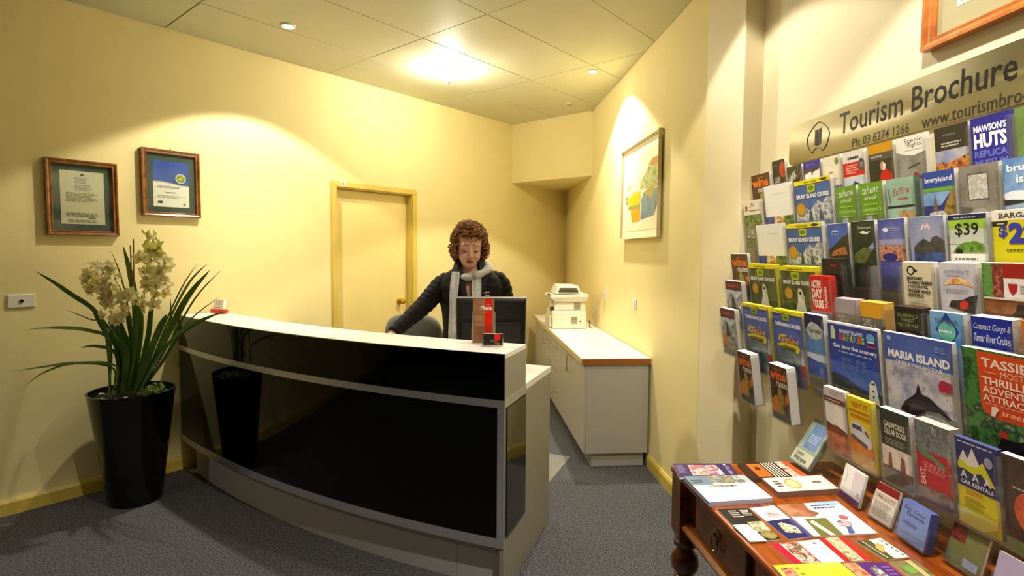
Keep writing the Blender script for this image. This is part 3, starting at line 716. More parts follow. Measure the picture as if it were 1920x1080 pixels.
for k, c in enumerate((-1.895, -2.27, -2.65)):
    x = c - (TS0 + TS1) / 2
    dr = MB().box((x - 0.165, sy1 - 0.0475, 0.582), (x + 0.165, sy1 - 0.030, 0.712), M_TABLED).build('drawer', tb, bevel=0.004)
    rb = MB(); rb.loft([[(x + r * math.cos(a * math.pi / 8), y, 0.658 + r * math.sin(a * math.pi / 8)) for a in range(16)] for r, y in ((0.019, sy1 - 0.030), (0.018, sy1 - 0.026), (0.008, sy1 - 0.022), (0.006, sy1 - 0.014))], MR)
    rb.tube([(x + 0.020 * math.sin(a * math.pi / 8), sy1 - 0.018, 0.632 + 0.024 * math.cos(a * math.pi / 8)) for a in range(17)], 0.0028, MR, 6)
    rb.build('ring_pull', dr, smooth=True)
prof = [(0.030, 0.505), (0.040, 0.495), (0.040, 0.482), (0.026, 0.474), (0.030, 0.462), (0.044, 0.445), (0.050, 0.42), (0.044, 0.395), (0.026, 0.375), (0.038, 0.365), (0.038, 0.355), (0.030, 0.34), (0.042, 0.30), (0.047, 0.25), (0.040, 0.18), (0.028, 0.12), (0.034, 0.11), (0.024, 0.09), (0.032, 0.06), (0.030, 0.03), (0.018, 0.0)]
for lx in (-sx + 0.045, sx - 0.045):
    for ly in (sy0 + 0.045, sy1 - 0.045):
        b = MB(); b.box((lx - 0.038, ly - 0.038, 0.53), (lx + 0.038, ly + 0.038, TZ - 0.0225), M_TABLED)
        b.loft([[(lx + dx * r, ly + dy * r, z) for dx, dy in ((-1, -1), (1, -1), (1, 1), (-1, 1))] for r, z in ((0.038, 0.53), (0.030, 0.503))], M_TABLED)
        b.lathe(list(reversed(prof)), M_TABLED, 20, (lx, ly, 0))
        b.build('leg', tb, smooth=True, angle=35)

# ------------------------------------------------------------------ orchid in a tall black pot
PC = Vector((-2.262, 3.262, 0))
M_POT = mat('#0a0a0a', 0.16, spec=0.5, name='gloss_black_pot'); M_SOIL = mat('#2a2417', 0.9, name='dark_soil', noise=0.4, scale=60, bump=0.8, bscale=80)
orc = thing('potted_orchid', 'tall black tapered pot with a cream flowering orchid and strappy leaves', 'plant', T3(*PC))
PH = 0.67
MB().lathe([(0.02, 0.0), (0.135, 0.0), (0.14, 0.01), (0.18, 0.33), (0.222, PH - 0.01), (0.225, PH), (0.214, PH), (0.210, PH - 0.05), (0.02, PH - 0.051)], M_POT, 48).build('pot', orc, smooth=True, angle=50)
MB().lathe([(0.207, PH - 0.05), (0.207, PH - 0.04), (0.14, PH - 0.02), (0.05, PH - 0.012), (0.01, PH - 0.012)], M_SOIL, 32).build('soil', orc, smooth=True)
ms = MB(); rnd = random.Random(3)
M_MOSS = mat('#4c5c1c', 0.9, name='green_moss', noise=0.4, scale=80)
for i in range(70):
    a = rnd.uniform(-0.5, 1.2); r = rnd.uniform(0.09, 0.19)
    ms.sphere((r * math.cos(a), r * math.sin(a) - 0.05, PH - 0.012 + rnd.uniform(0, 0.02)), rnd.uniform(0.008, 0.018), M_MOSS, 6, 4)
tag(ms.build('moss', orc, smooth=True), kind='stuff')
for i in range(9):
    a = rnd.uniform(0, 6.28); r = rnd.uniform(0.1, 0.18)
    MB().sphere((r * math.cos(a), r * math.sin(a), PH - 0.022), (0.016, 0.012, 0.009), mat(rnd.choice(['#8b8574', '#6c675a', '#bdb7a4']), 0.7), 8, 5).build('pebble', orc, smooth=True)
def pp(px, py, dy=0.0):
    Y = 3.262 + dy
    return Vector(((px - 960) / 1040 * Y * 0.985 - PC.x, dy, 1.5 - (py - 470) / 1040 * Y))
def thin(m, col_, fac):
    nt = m.node_tree; b_ = nt.nodes['Principled BSDF']; out_ = nt.nodes['Material Output']
    tl_ = nt.nodes.new('ShaderNodeBsdfTranslucent'); tl_.inputs[0].default_value = lin(col_) + (1,)
    mx = nt.nodes.new('ShaderNodeMixShader'); mx.inputs[0].default_value = fac
    nt.links.new(b_.outputs[0], mx.inputs[1]); nt.links.new(tl_.outputs[0], mx.inputs[2]); nt.links.new(mx.outputs[0], out_.inputs[0])
    return m
LEAFM = [thin(mat(c_, 0.38, name='orchid_leaf', noise=0.2, scale=10), '#7f9c3c', 0.35) for c_ in ('#5d7c38', '#6c8c44', '#7d9c58', '#4c6a2c')]
def leaf(pts, width, m, n=16, name='leaf'):
    # Catmull-Rom through the points, ribbon with a folded midrib
    P = [pts[0]] + list(pts) + [pts[-1]]; path = []
    for i in range(1, len(P) - 2):
        for k in range(n // (len(P) - 3)):
            f = k / (n // (len(P) - 3)); p0, p1, p2, p3 = P[i - 1], P[i], P[i + 1], P[i + 2]
            path.append(0.5 * ((2 * p1) + (p2 - p0) * f + (2 * p0 - 5 * p1 + 4 * p2 - p3) * f * f + (3 * p1 - p0 - 3 * p2 + p3) * f ** 3))
    path.append(P[-2]); rings = []; N = len(path)
    for i, p in enumerate(path):
        t_ = (path[min(i + 1, N - 1)] - path[max(0, i - 1)]).normalized()
        side = t_.cross(Vector((0, -1, 0.25)).normalized())
        side = side.normalized() if side.length > 1e-3 else Vector((1, 0, 0))
        nn_ = side.cross(t_).normalized(); f = i / (N - 1)
        wd = width * min(1.0, 0.45 + 2.2 * f) * (1.0 if f < 0.6 else max(0.04, 1 - ((f - 0.6) / 0.4) ** 1.6))
        rings.append([p - side * wd / 2 + nn_ * wd * 0.16, p + nn_ * 0.0015, p + side * wd / 2 + nn_ * wd * 0.16, p - nn_ * 0.0015])
    MB().loft(rings, m).build(name, orc, smooth=True)
root = lambda dx=0.0, dy=0.0: Vector((dx, dy, PH - 0.03))
LV = [([(225, 690), (180, 610), (110, 547), (53, 511)], 0.026, -0.34, 1), ([(225, 690), (190, 645), (150, 622), (89, 617), (32, 621)], 0.020, -0.40, 2), ([(230, 700), (200, 668), (165, 652), (131, 655)], 0.018, -0.2, 3),
      ([(232, 712), (200, 690), (122, 684), (60, 692), (0, 701)], 0.013, -0.46, 2), ([(232, 716), (195, 695), (120, 685), (60, 703), (19, 731)], 0.013, -0.44, 1), ([(215, 680), (180, 620), (150, 600), (107, 583)], 0.008, -0.2, 2),
      ([(238, 690), (228, 600), (215, 520), (198, 472)], 0.010, 0.03, 3), ([(240, 690), (243, 600), (235, 520), (221, 462)], 0.040, 0.06, 1), ([(250, 690), (290, 620), (330, 540), (362, 493)], 0.010, -0.04, 1),
      ([(255, 690), (300, 610), (345, 530), (380, 495)], 0.016, 0.03, 2), ([(258, 700), (295, 640), (340, 560), (385, 506)], 0.040, -0.08, 1), ([(258, 700), (300, 650), (355, 560), (405, 507)], 0.012, 0.0, 3),
      ([(262, 710), (300, 660), (345, 600), (402, 556)], 0.010, -0.05, 2), ([(262, 712), (290, 660), (345, 610), (419, 582)], 0.020, -0.16, 2), ([(262, 715), (290, 680), (330, 625), (395, 590)], 0.018, -0.12, 3),
      ([(228, 700), (205, 660), (180, 620), (158, 586)], 0.034, -0.10, 3), ([(236, 705), (225, 660), (215, 620), (207, 588)], 0.036, -0.12, 3), ([(240, 705), (232, 650), (227, 600), (224, 562)], 0.032, -0.09, 0), ([(250, 705), (262, 640), (270, 590), (278, 555)], 0.034, -0.06, 0),
      ([(245, 705), (248, 640), (252, 590), (254, 550)], 0.030, -0.02, 1), ([(232, 705), (215, 650), (195, 605), (188, 600)], 0.044, 0.02, 0), ([(252, 705), (272, 650), (290, 610), (300, 590)], 0.042, 0.0, 1), ([(258, 705), (282, 660), (305, 620), (308, 560)], 0.026, 0.06, 0),
      ([(222, 722), (205, 700), (198, 712), (194, 722)], 0.020, -0.13, 3), ([(228, 700), (200, 640), (165, 590), (148, 566)], 0.016, -0.12, 3), ([(240, 705), (236, 655), (240, 625), (246, 600)], 0.048, -0.14, 0), ([(232, 708), (222, 670), (208, 640), (198, 630)], 0.040, -0.15, 1), ([(254, 708), (264, 670), (276, 640), (285, 622)], 0.040, -0.15, 0)]
for pts, wd, dy, mi_ in LV:
    n = len(pts); P = []
    for i, (x, y) in enumerate(pts):
        f = i / (n - 1)
        v = pp(x, y, dy * f) if i else root((x - 243) / 1040 * 3.2, dy * 0.3)
        P.append(v)
    leaf(P, wd, LEAFM[mi_])
# flower stems and support sticks
M_STEM = mat('#5b6a2a', 0.5, name='flower_stem'); M_STICK = mat('#6a4a22', 0.7, name='support_stick')
MB().tube([root(0.02, 0.0), pp(252, 600, 0.0), pp(262, 520, -0.02), pp(270, 470, -0.03), pp(281, 440, -0.04)], [0.006, 0.005, 0.004, 0.004, 0.002], M_STEM, 6).build('flower_stem', orc, smooth=True)
MB().tube([root(-0.02, 0.0), pp(232, 600, -0.02), pp(212, 540, -0.05), pp(190, 505, -0.08), pp(170, 490, -0.1)], [0.006, 0.005, 0.004, 0.003, 0.002], M_STEM, 6).build('flower_stem', orc, smooth=True)
for a, c in ((235, 461), (241, 449)):
    MB().tube([root(0.0, 0.03), pp(a, c, 0.02)], 0.004, M_STICK, 6).build('support_stick', orc, smooth=True)
M_PET = thin(mat('#fbf6d8', 0.8, spec=0.1, name='cream_petal', noise=0.04, scale=40), '#fbf7d2', 0.5); M_PET2 = thin(mat('#ece9b0', 0.7, spec=0.1, name='yellow_green_petal', noise=0.06, scale=40), '#e6e498', 0.4); M_LIP = mat('#d9c06c', 0.5, name='flower_lip')
def flower_mesh(mp):
    b = MB()
    for k, (ang, ln, wd) in enumerate(((90, 0.036, 0.022), (18, 0.036, 0.026), (162, 0.036, 0.026), (-50, 0.034, 0.02), (230, 0.034, 0.02))):
        a = R(ang); ux, uy = math.cos(a), math.sin(a); rings = []
        for i in range(5):
            f = i / 4; wv = wd * math.sin(math.pi * (0.12 + 0.86 * f)) * 0.55; r = 0.003 + ln * f; h = 0.010 * math.sin(f * 2.4) + 0.003
            rings.append([(ux * r - uy * wv, uy * r + ux * wv, h + 0.003), (ux * r, uy * r, h + 0.0008), (ux * r + uy * wv, uy * r - ux * wv, h + 0.003), (ux * r, uy * r, h - 0.0008)])
        b.loft(rings, mp)
    b.sphere((0, -0.006, 0.012), (0.007, 0.010, 0.008), M_LIP, 8, 5)
    return b.mesh('flower', smooth=True)
FM = [flower_mesh(M_PET), flower_mesh(M_PET2)]
bud = MB(); bud.loft([[(r * math.cos(k * math.pi / 4), r * math.sin(k * math.pi / 4), z) for k in range(8)] for r, z in ((0.002, -0.02), (0.008, -0.010), (0.011, 0.002), (0.008, 0.014), (0.002, 0.022))], M_PET2)
BUDM = bud.mesh('flower_bud', smooth=True)
def put_flower(px, py, dy, me, sc_=1.0, name='flower'):
    v = pp(px, py, dy)
    nrm = Vector((rnd.uniform(-0.7, 0.7), -1 + rnd.uniform(0, 0.35), rnd.uniform(-0.35, 0.55))).normalized()
    q = nrm.to_track_quat('Z', 'Y').to_matrix().to_4x4()
    share(name, me, orc, T3(*v) @ q @ Matrix.Rotation(rnd.uniform(-0.5, 0.5), 4, 'Z') @ Matrix.Scale(sc_, 4))
def cluster(cx, cy, rx, ry, n, k, dy0):
    for i in range(n):
        for _ in range(30):
            a, c = rnd.uniform(-1, 1), rnd.uniform(-1, 1)
            if a * a + c * c < 1: break
        put_flower(cx + a * rx, cy + c * ry, dy0 + rnd.uniform(-0.06, 0.06), FM[k], rnd.uniform(0.85, 1.25))
cluster(178, 525, 30, 38, 30, 0, -0.14); cluster(196, 575, 26, 30, 14, 0, -0.10); cluster(285, 515, 26, 45, 30, 0, -0.05); cluster(286, 480, 24, 22, 10, 1, -0.05); cluster(222, 560, 14, 30, 6, 0, -0.12); cluster(262, 570, 16, 24, 5, 0, -0.1)
put_flower(254, 484, -0.1, FM[0], 1.2); put_flower(232, 550, -0.14, FM[0], 1.1); put_flower(218, 562, -0.14, FM[0], 1.1)
for x, y in ((262, 436), (272, 446), (266, 455), (286, 448), (284, 438), (268, 465), (290, 466), (274, 478), (282, 456), (270, 440), (296, 485), (308, 490)):
    v = pp(x, y, -0.05 + rnd.uniform(-0.02, 0.02))
    share('flower_bud', BUDM, orc, T3(*v) @ Matrix.Rotation(rnd.uniform(-0.6, 0.6), 4, 'Y') @ Matrix.Scale(rnd.uniform(0.9, 1.3), 4))
# ------------------------------------------------------------------ receptionist
M_SKIN = mat('#e4b096', 0.5, name='skin', noise=0.05, scale=25)
M_JKT = mat('#13100a', 0.7, spec=0.15, name='black_padded_jacket', noise=0.25, scale=14, bump=0.15, bscale=120)
M_JKT2 = mat('#0d0c0a', 0.8, name='black_knit_collar', bump=0.3, bscale=300)
M_SCARF = mat('#cfcdc9', 0.95, name='grey_knit_scarf', noise=0.15, scale=90, bump=0.6, bscale=220)
M_TRS = mat('#121212', 0.8, name='black_trousers')
M_HAIR = mat('#8f6230', 0.6, spec=0.3, name='auburn_curls', noise=0.45, scale=30)
M_HAIRD = mat('#54300f', 0.8, spec=0.2, name='auburn_under_hair', noise=0.3, scale=40)
PO = Vector((-0.25, 3.45, 0))
def ell(c, rx, ry, n=24, e=2.3, z=None, ax=Vector((1, 0, 0)), ay=Vector((0, 1, 0))):
    out = []
    for i in range(n):
        a = 2 * math.pi * i / n; ca, sa = math.cos(a), math.sin(a)
        out.append(Vector(c) + ax * (math.copysign(abs(ca) ** (2 / e), ca) * rx) + ay * (math.copysign(abs(sa) ** (2 / e), sa) * ry))
    return out
def interp(tab, z):
    for a, c in zip(tab, tab[1:]):
        if a[0] <= z <= c[0]:
            f = (z - a[0]) / (c[0] - a[0]); f = f * f * (3 - 2 * f) * 0.4 + f * 0.6
            return [a[i] + (c[i] - a[i]) * f for i in range(1, len(a))]
    return list((tab[0] if z < tab[0][0] else tab[-1])[1:])
# z, half width, half depth, x centre, y centre
TORSO = [(0.80, 0.175, 0.125, 0.0, 0.03), (0.90, 0.178, 0.128, 0.0, 0.02), (1.02, 0.160, 0.122, 0.0, 0.0), (1.12, 0.165, 0.128, 0.0, -0.015), (1.22, 0.182, 0.138, 0.0, -0.03), (1.29, 0.186, 0.120, 0.0, -0.03), (1.335, 0.172, 0.100, 0.0, -0.025), (1.375, 0.132, 0.085, -0.002, -0.025), (1.405, 0.085, 0.070, -0.004, -0.028), (1.44, 0.060, 0.060, -0.006, -0.035), (1.48, 0.055, 0.057, -0.008, -0.045)]
def torso(mb, grow, z0, z1, m, n=36, k=24, drop=None):
    rings = []
    for i in range(k + 1):
        z = z0 + (z1 - z0) * i / k
        hw, hd, cx, cy = interp(TORSO, z)
        rings.append(ell((cx, cy, z), hw + grow, hd + grow, n, 2.5))
    if not drop: return mb.loft(rings, m)
    vs = [p for r in rings for p in r]; fs = []
    for i in range(k):
        for j in range(n):
            q = (i * n + j, i * n + (j + 1) % n, (i + 1) * n + (j + 1) % n, (i + 1) * n + j)
            c = sum((vs[a] for a in q), Vector()) / 4
            if not drop(c): fs.append(q)
    return mb.add(vs, fs, m)
SH_R = Vector((-0.168, -0.02, 1.315)); EL_R = Vector((-0.285, -0.13, 1.175)); WR_R = Vector((-0.43, -0.29, 1.035))
SH_L = Vector((0.172, -0.02, 1.320)); EL_L = Vector((0.232, -0.03, 1.10)); WR_L = Vector((0.15, -0.22, 0.965))
def smooth_path(pts, k=8):
    P = [pts[0]] + list(pts) + [pts[-1]]; out = []
    for i in range(1, len(P) - 2):
        for j in range(k):
            f = j / k; p0, p1, p2, p3 = P[i - 1], P[i], P[i + 1], P[i + 2]
            out.append(0.5 * ((2 * p1) + (p2 - p0) * f + (2 * p0 - 5 * p1 + 4 * p2 - p3) * f * f + (3 * p1 - p0 - 3 * p2 + p3) * f ** 3))
    out.append(P[-2]); return out
def lerp_list(vals, n):
    out = []
    for i in range(n):
        f = i / (n - 1) * (len(vals) - 1); a = min(int(f), len(vals) - 2); out.append(vals[a] + (vals[a + 1] - vals[a]) * (f - a))
    return out
def hand(mb, wrist, tip_dir, side, m):
    t_ = tip_dir.normalized(); s_ = side.normalized(); s_ = (s_ - t_ * s_.dot(t_)).normalized(); up_ = s_.cross(t_)
    if up_.z < 0: up_ = -up_
    mb.loft([ell(wrist - t_ * 0.02, 0.026, 0.019, 14, 2.2, ax=s_, ay=up_), ell(wrist + t_ * 0.02, 0.032, 0.017, 14, 2.4, ax=s_, ay=up_), ell(wrist + t_ * 0.06, 0.040, 0.015, 14, 2.6, ax=s_, ay=up_), ell(wrist + t_ * 0.095, 0.038, 0.012, 14, 2.6, ax=s_, ay=up_)], m)
    for k, (o, ln) in enumerate(((-0.029, 0.058), (-0.010, 0.072), (0.010, 0.068), (0.029, 0.052))):
        b0 = wrist + t_ * 0.085 + s_ * o
        mb.tube([b0, b0 + t_ * ln * 0.4 + up_ * 0.006 + s_ * o * 0.1, b0 + t_ * ln * 0.75 - up_ * 0.004 + s_ * o * 0.15, b0 + t_ * ln * 0.95 - up_ * 0.018 + s_ * o * 0.15], [0.0095, 0.009, 0.008, 0.006], m, 8)
    b0 = wrist + t_ * 0.03 - s_ * 0.028
    mb.tube([b0, b0 + t_ * 0.025 - s_ * 0.022, b0 + t_ * 0.05 - s_ * 0.03 - up_ * 0.008], [0.012, 0.0105, 0.008], m, 8)
HM = T3(-0.012, -0.060, 1.540) @ Matrix.Rotation(R(9), 4, 'Z') @ Matrix.Rotation(R(15), 4, 'X') @ Matrix.Scale(1.06, 4)
body = MB()
torso(body, -0.006, 0.80, 1.48, M_SKIN)
body.tube([Vector((-0.006, -0.02, 1.40)), Vector((-0.012, -0.035, 1.47)), Vector((-0.018, -0.045, 1.53))], [0.060, 0.054, 0.052], M_SKIN, 20)
HEAD = [(-0.117, 0.016, -0.062, -0.028), (-0.112, 0.030, -0.076, -0.005), (-0.098, 0.045, -0.085, 0.02), (-0.080, 0.056, -0.0865, 0.045), (-0.058, 0.064, -0.0885, 0.066), (-0.035, 0.0695, -0.0885, 0.082), (-0.010, 0.0725, -0.086, 0.092), (0.015, 0.074, -0.0905, 0.096), (0.045, 0.0725, -0.088, 0.094), (0.075, 0.063, -0.074, 0.082), (0.098, 0.044, -0.052, 0.060), (0.112, 0.020, -0.025, 0.032)]
hr = []
for z, hw, yf, yb in HEAD:
    hr.append([HM @ p for p in ell((0, (yf + yb) / 2, z), hw, (yb - yf) / 2, 28, 2.25)])
body.loft(hr, M_SKIN)
def hp(x, y, z): return HM @ Vector((x, y, z))
# nose, brow, cheeks, chin, ears
body.loft([[hp(-0.008, -0.084, 0.008), hp(0.008, -0.084, 0.008), hp(0.004, -0.096, 0.008), hp(-0.004, -0.096, 0.008)], [hp(-0.012, -0.082, -0.016), hp(0.012, -0.082, -0.016), hp(0.005, -0.108, -0.016), hp(-0.005, -0.108, -0.016)],
           [hp(-0.017, -0.08, -0.034), hp(0.017, -0.08, -0.034), hp(0.008, -0.117, -0.034), hp(-0.008, -0.117, -0.034)], [hp(-0.013, -0.08, -0.041), hp(0.013, -0.08, -0.041), hp(0.006, -0.107, -0.042), hp(-0.006, -0.107, -0.042)]], M_SKIN)
for sx_ in (-1, 1):
    body.sphere(hp(0.034 * sx_, -0.068, -0.038), 0.026, M_SKIN, 12, 8); body.sphere(hp(0.030 * sx_, -0.078, 0.026), (0.024, 0.014, 0.010), M_SKIN, 12, 8)
    body.sphere(hp(0.031 * sx_, -0.0745, -0.004), (0.016, 0.013, 0.011), M_SKIN, 12, 8); body.sphere(hp(0.073 * sx_, 0.004, -0.012), (0.010, 0.018, 0.030), M_SKIN, 10, 8)
body.sphere(hp(0, -0.075, -0.100), (0.020, 0.016, 0.014), M_SKIN, 12, 8); body.sphere(hp(0, -0.084, -0.068), (0.022, 0.011, 0.018), M_SKIN, 12, 8)
for sh_, el_, wr_, td, sd in ((SH_R, EL_R, WR_R, Vector((-0.55, -0.55, -0.62)), Vector((0.75, -0.6, 0))), (SH_L, EL_L, WR_L, Vector((-0.25, -0.85, -0.35)), Vector((-0.95, 0.2, 0)))):
    pth = smooth_path([sh_, el_, wr_])
    body.tube(pth, lerp_list([0.050, 0.044, 0.038, 0.036, 0.026], len(pth)), M_SKIN, 14)
    hand(body, wr_, td, sd, M_SKIN)
for sx_ in (-1, 1):
    body.tube([Vector((0.085 * sx_, 0.03, 0.86)), Vector((0.09 * sx_, 0.02, 0.48)), Vector((0.085 * sx_, 0.04, 0.10))], [0.082, 0.052, 0.036], M_SKIN, 16)
    body.sphere(Vector((0.088 * sx_, -0.02, 0.055)), (0.038, 0.10, 0.034), M_SKIN, 14, 8)
per = body.build('person', None, T3(*PO), smooth=True, angle=180)
tag(per, 'person in a black padded jacket and grey scarf, looking down behind the counter', 'person')
rm = per.modifiers.new('skin', 'REMESH'); rm.mode = 'VOXEL'; rm.voxel_size = 0.0055; rm.use_smooth_shade = True
sm = per.modifiers.new('soften', 'SMOOTH'); sm.iterations = 3; sm.factor = 0.5

# face details
M_LIPS = mat('#b9685a', 0.5, name='lips'); M_BROW = mat('#8f6240', 0.9, name='brow_hair'); M_EYE = mat('#2a1a12', 0.4, name='lash_line')
lp = MB()
for zz, hh in ((-0.0635, 0.0048), (-0.0725, 0.0055)):
    lp.loft([[hp(x, -0.0985 + 0.55 * abs(x) ** 1.2 + dy_, zz + dz_ * (1 - (abs(x) / 0.023) ** 2) + 0.03 * abs(x)) for dy_, dz_ in ((0.004, -hh), (-0.0045, -hh * 0.5), (-0.0045, hh * 0.5), (0.004, hh))] for x in (-0.022, -0.014, -0.006, 0.0, 0.006, 0.014, 0.022)], M_LIPS)
lp.build('lips', per, smooth=True)
MB().tube([hp(x, -0.0975 + 0.5 * abs(x) ** 1.2, -0.068 + 0.03 * abs(x)) for x in (-0.016, -0.008, 0, 0.008, 0.016)], [0.001, 0.0026, 0.0032, 0.0026, 0.001], mat('#3a120e', 0.6, name='mouth_gap'), 6).build('mouth', per, smooth=True)
for sx_ in (-1, 1):
    MB().tube([hp(sx_ * x, y, z) for x, y, z in ((0.016, -0.0925, 0.0205), (0.027, -0.0925, 0.0250), (0.038, -0.087, 0.0255), (0.046, -0.080, 0.021))], [0.0012, 0.0022, 0.002, 0.001], M_BROW, 6).build('eyebrow', per, smooth=True)
    MB().tube([hp(sx_ * x, y, z) for x, y, z in ((0.018, -0.0865, -0.0065), (0.025, -0.0885, -0.0105), (0.033, -0.0885, -0.0115), (0.041, -0.085, -0.0105), (0.047, -0.080, -0.007))], [0.0012, 0.0026, 0.003, 0.0028, 0.0015], M_EYE, 6).build('eyelashes', per, smooth=True)
MB().sphere(hp(-0.080, -0.004, -0.048), 0.0075, mat('#efe9dc', 0.2, name='pearl'), 10, 8).build('earring', per, smooth=True)

# jacket with an open V neck
def vneck(c):
    if c.y > -0.05 or c.z < 1.15: return False
    return abs(c.x - 0.012) < 0.010 + (c.z - 1.15) * 0.27
jk = MB(); torso(jk, 0.014, 0.86, 1.415, M_JKT, 60, 46, vneck)
jo = jk.build('jacket', per, smooth=True, angle=180, fix=True)
so = jo.modifiers.new('cloth', 'SOLIDIFY'); so.thickness = 0.006; so.offset = 0
for sh_, el_, wr_, nm in ((SH_R, EL_R, WR_R, 'sleeve'), (SH_L, EL_L, WR_L, 'sleeve')):
    inn = sh_ + Vector((0.075 if sh_.x < 0 else -0.075, 0.0, 0.030))
    pth = smooth_path([inn, sh_, sh_.lerp(el_, 0.5), el_, el_.lerp(wr_, 0.5), wr_], 12)
    rad = lerp_list([0.034, 0.052, 0.060, 0.058, 0.055, 0.050, 0.043, 0.037], len(pth))
    rad = [r * (1 + 0.10 * abs(math.sin(i * math.pi / 4)) ** 0.6 - 0.05) for i, r in enumerate(rad)]
    MB().tube(pth, rad, M_JKT, 20).build(nm, jo, smooth=True, angle=180)
# lapels and stand collar
for sx_ in (-1, 1):
    pts = []
    for i in range(9):
        z = 1.145 + 0.25 * i / 8; hw, hd, cx, cy = interp(TORSO, z)
        x = 0.012 + sx_ * (0.016 + (z - 1.15) * 0.27)
        xr = max(-0.98, min(0.98, (x - cx) / (hw + 0.016)))
        y = cy - (hd + 0.020) * (1 - abs(xr) ** 2.5) ** 0.4
        pts.append(Vector((x, y, z)))
    MB().tube(pts, lerp_list([0.010, 0.017, 0.022, 0.024], 9), M_JKT2, 10, 0.35, upv=(0, -1, 0)).build('lapel', jo, smooth=True)
col = MB(); rings = []
for zz, gr_ in ((1.370, 0.062), (1.400, 0.046), (1.440, 0.036), (1.448, 0.030), (1.41, 0.030), (1.375, 0.045)):
    rings.append([Vector((-0.01 + (0.056 + gr_) * math.sin(a), -0.030 - (0.058 + gr_) * math.cos(a), zz + 0.018 * abs(math.sin(a / 2)))) for a in [R(38 + 284 * i / 30) for i in range(31)]])
rings.append(rings[0])
col.loft(rings, M_JKT2, cap=False, closed=False); col.build('collar', jo, smooth=True)
lg = MB(); lg.box((0.088, -0.174, 1.262), (0.118, -0.170, 1.268), mat('#b9b3a6', 0.6)); lg.box((0.080, -0.174, 1.254), (0.102, -0.170, 1.259), mat('#a8362a', 0.6)); lg.box((0.092, -0.174, 1.244), (0.118, -0.170, 1.250), mat('#b9b3a6', 0.6))
lgo = lg.build('embroidered_logo', jo)
# scarf: loop round the neck and two hanging tails
sf = MB(); pth = []
for i in range(33):
    a = 2 * math.pi * i / 32
    x = 0.006 + 0.098 * math.sin(a) + 0.012 * math.cos(a); y = -0.042 - 0.098 * math.cos(a)
    z = 1.410 - 0.052 * (0.5 + 0.5 * math.cos(a)) ** 1.3 + 0.022 * math.sin(a)
    pth.append(Vector((x, y, z)))
sf.tube(pth, [0.029 + 0.003 * math.sin(i * 1.3) for i in range(33)], M_SCARF, 14, 0.8)
sfo = sf.build('scarf', per, smooth=True, angle=180)
def tail(x0, x1, z0, z1, wd, nm):
    b = MB(); n = 18; rings = []
    for i in range(n + 1):
        f = i / n; z = z0 + (z1 - z0) * f; x = x0 + (x1 - x0) * f
        hw, hd, cx, cy = interp(TORSO, max(0.86, min(1.40, z)))
        q = wd * (1 + 0.10 * math.sin(f * 9)); prof_ = []
        for k in range(9):
            u = -1 + k / 4; xx = x + u * q / 2
            xr = max(-0.97, min(0.97, (xx - cx) / (hw + 0.03)))
            y = cy - (hd + 0.026) * (1 - abs(xr) ** 2.5) ** 0.4 - 0.004 * math.cos(u * 5)
            prof_.append((xx, y))
        rings.append([Vector((xx, y - 0.007, z)) for xx, y in prof_] + [Vector((xx, y + 0.004, z)) for xx, y in reversed(prof_)])
    b.loft(rings, M_SCARF).build(nm, sfo, smooth=True, angle=60)
tail(-0.088, -0.108, 1.385, 0.975, 0.048, 'scarf_tail'); tail(0.038, 0.050, 1.365, 1.02, 0.052, 'scarf_tail')
# trousers and shoes
tr = MB(); torso(tr, 0.010, 0.80, 0.92, M_TRS)
for sx_ in (-1, 1): tr.tube([Vector((0.085 * sx_, 0.03, 0.86)), Vector((0.09 * sx_, 0.02, 0.48)), Vector((0.085 * sx_, 0.04, 0.03))], [0.095, 0.068, 0.058], M_TRS, 18)
tr.build('trousers', per, smooth=True, angle=180)
for sx_ in (-1, 1): MB().loft([ell((0.088 * sx_, -0.02, z), 0.047 * k, 0.125 * k, 20, 2.4) for z, k in ((0.0, 1.0), (0.02, 1.0), (0.05, 0.97), (0.085, 0.72), (0.10, 0.45))], M_BLKP).build('shoe', per, smooth=True)

# curly hair
hm = MB(); NH, KH = 36, 22
def hdir(i, j):
    a = math.pi * (0.02 + 0.90 * i / KH); b_ = 2 * math.pi * j / NH
    return Vector((math.sin(a) * math.cos(b_), math.sin(a) * math.sin(b_), math.cos(a)))
def isface(d): return d.y < -0.20 and d.z < 0.50 and abs(d.x) < 0.80 + 0.1 * d.z
hv = []
for i in range(KH + 1):
    for j in range(NH):
        d = hdir(i, j); wob = 1 + 0.035 * math.sin(9 * d.x + 5 * d.z) * math.cos(8 * d.y) + rnd.uniform(-0.02, 0.02)
        drop = 0.012 if d.z < -0.2 else 0
        hv.append(HM @ Vector((d.x * 0.091 * wob, d.y * 0.104 * wob + 0.010, d.z * (0.118 if d.z > 0 else 0.112) * wob + 0.014)))
hf = []
for i in range(KH):
    for j in range(NH):
        c = (hdir(i, j) + hdir(i + 1, j) + hdir(i, (j + 1) % NH) + hdir(i + 1, (j + 1) % NH)) / 4
        if not isface(c): hf.append((i * NH + j, i * NH + (j + 1) % NH, (i + 1) * NH + (j + 1) % NH, (i + 1) * NH + j))
hm.add(hv, hf, M_HAIRD)
cnt = 0
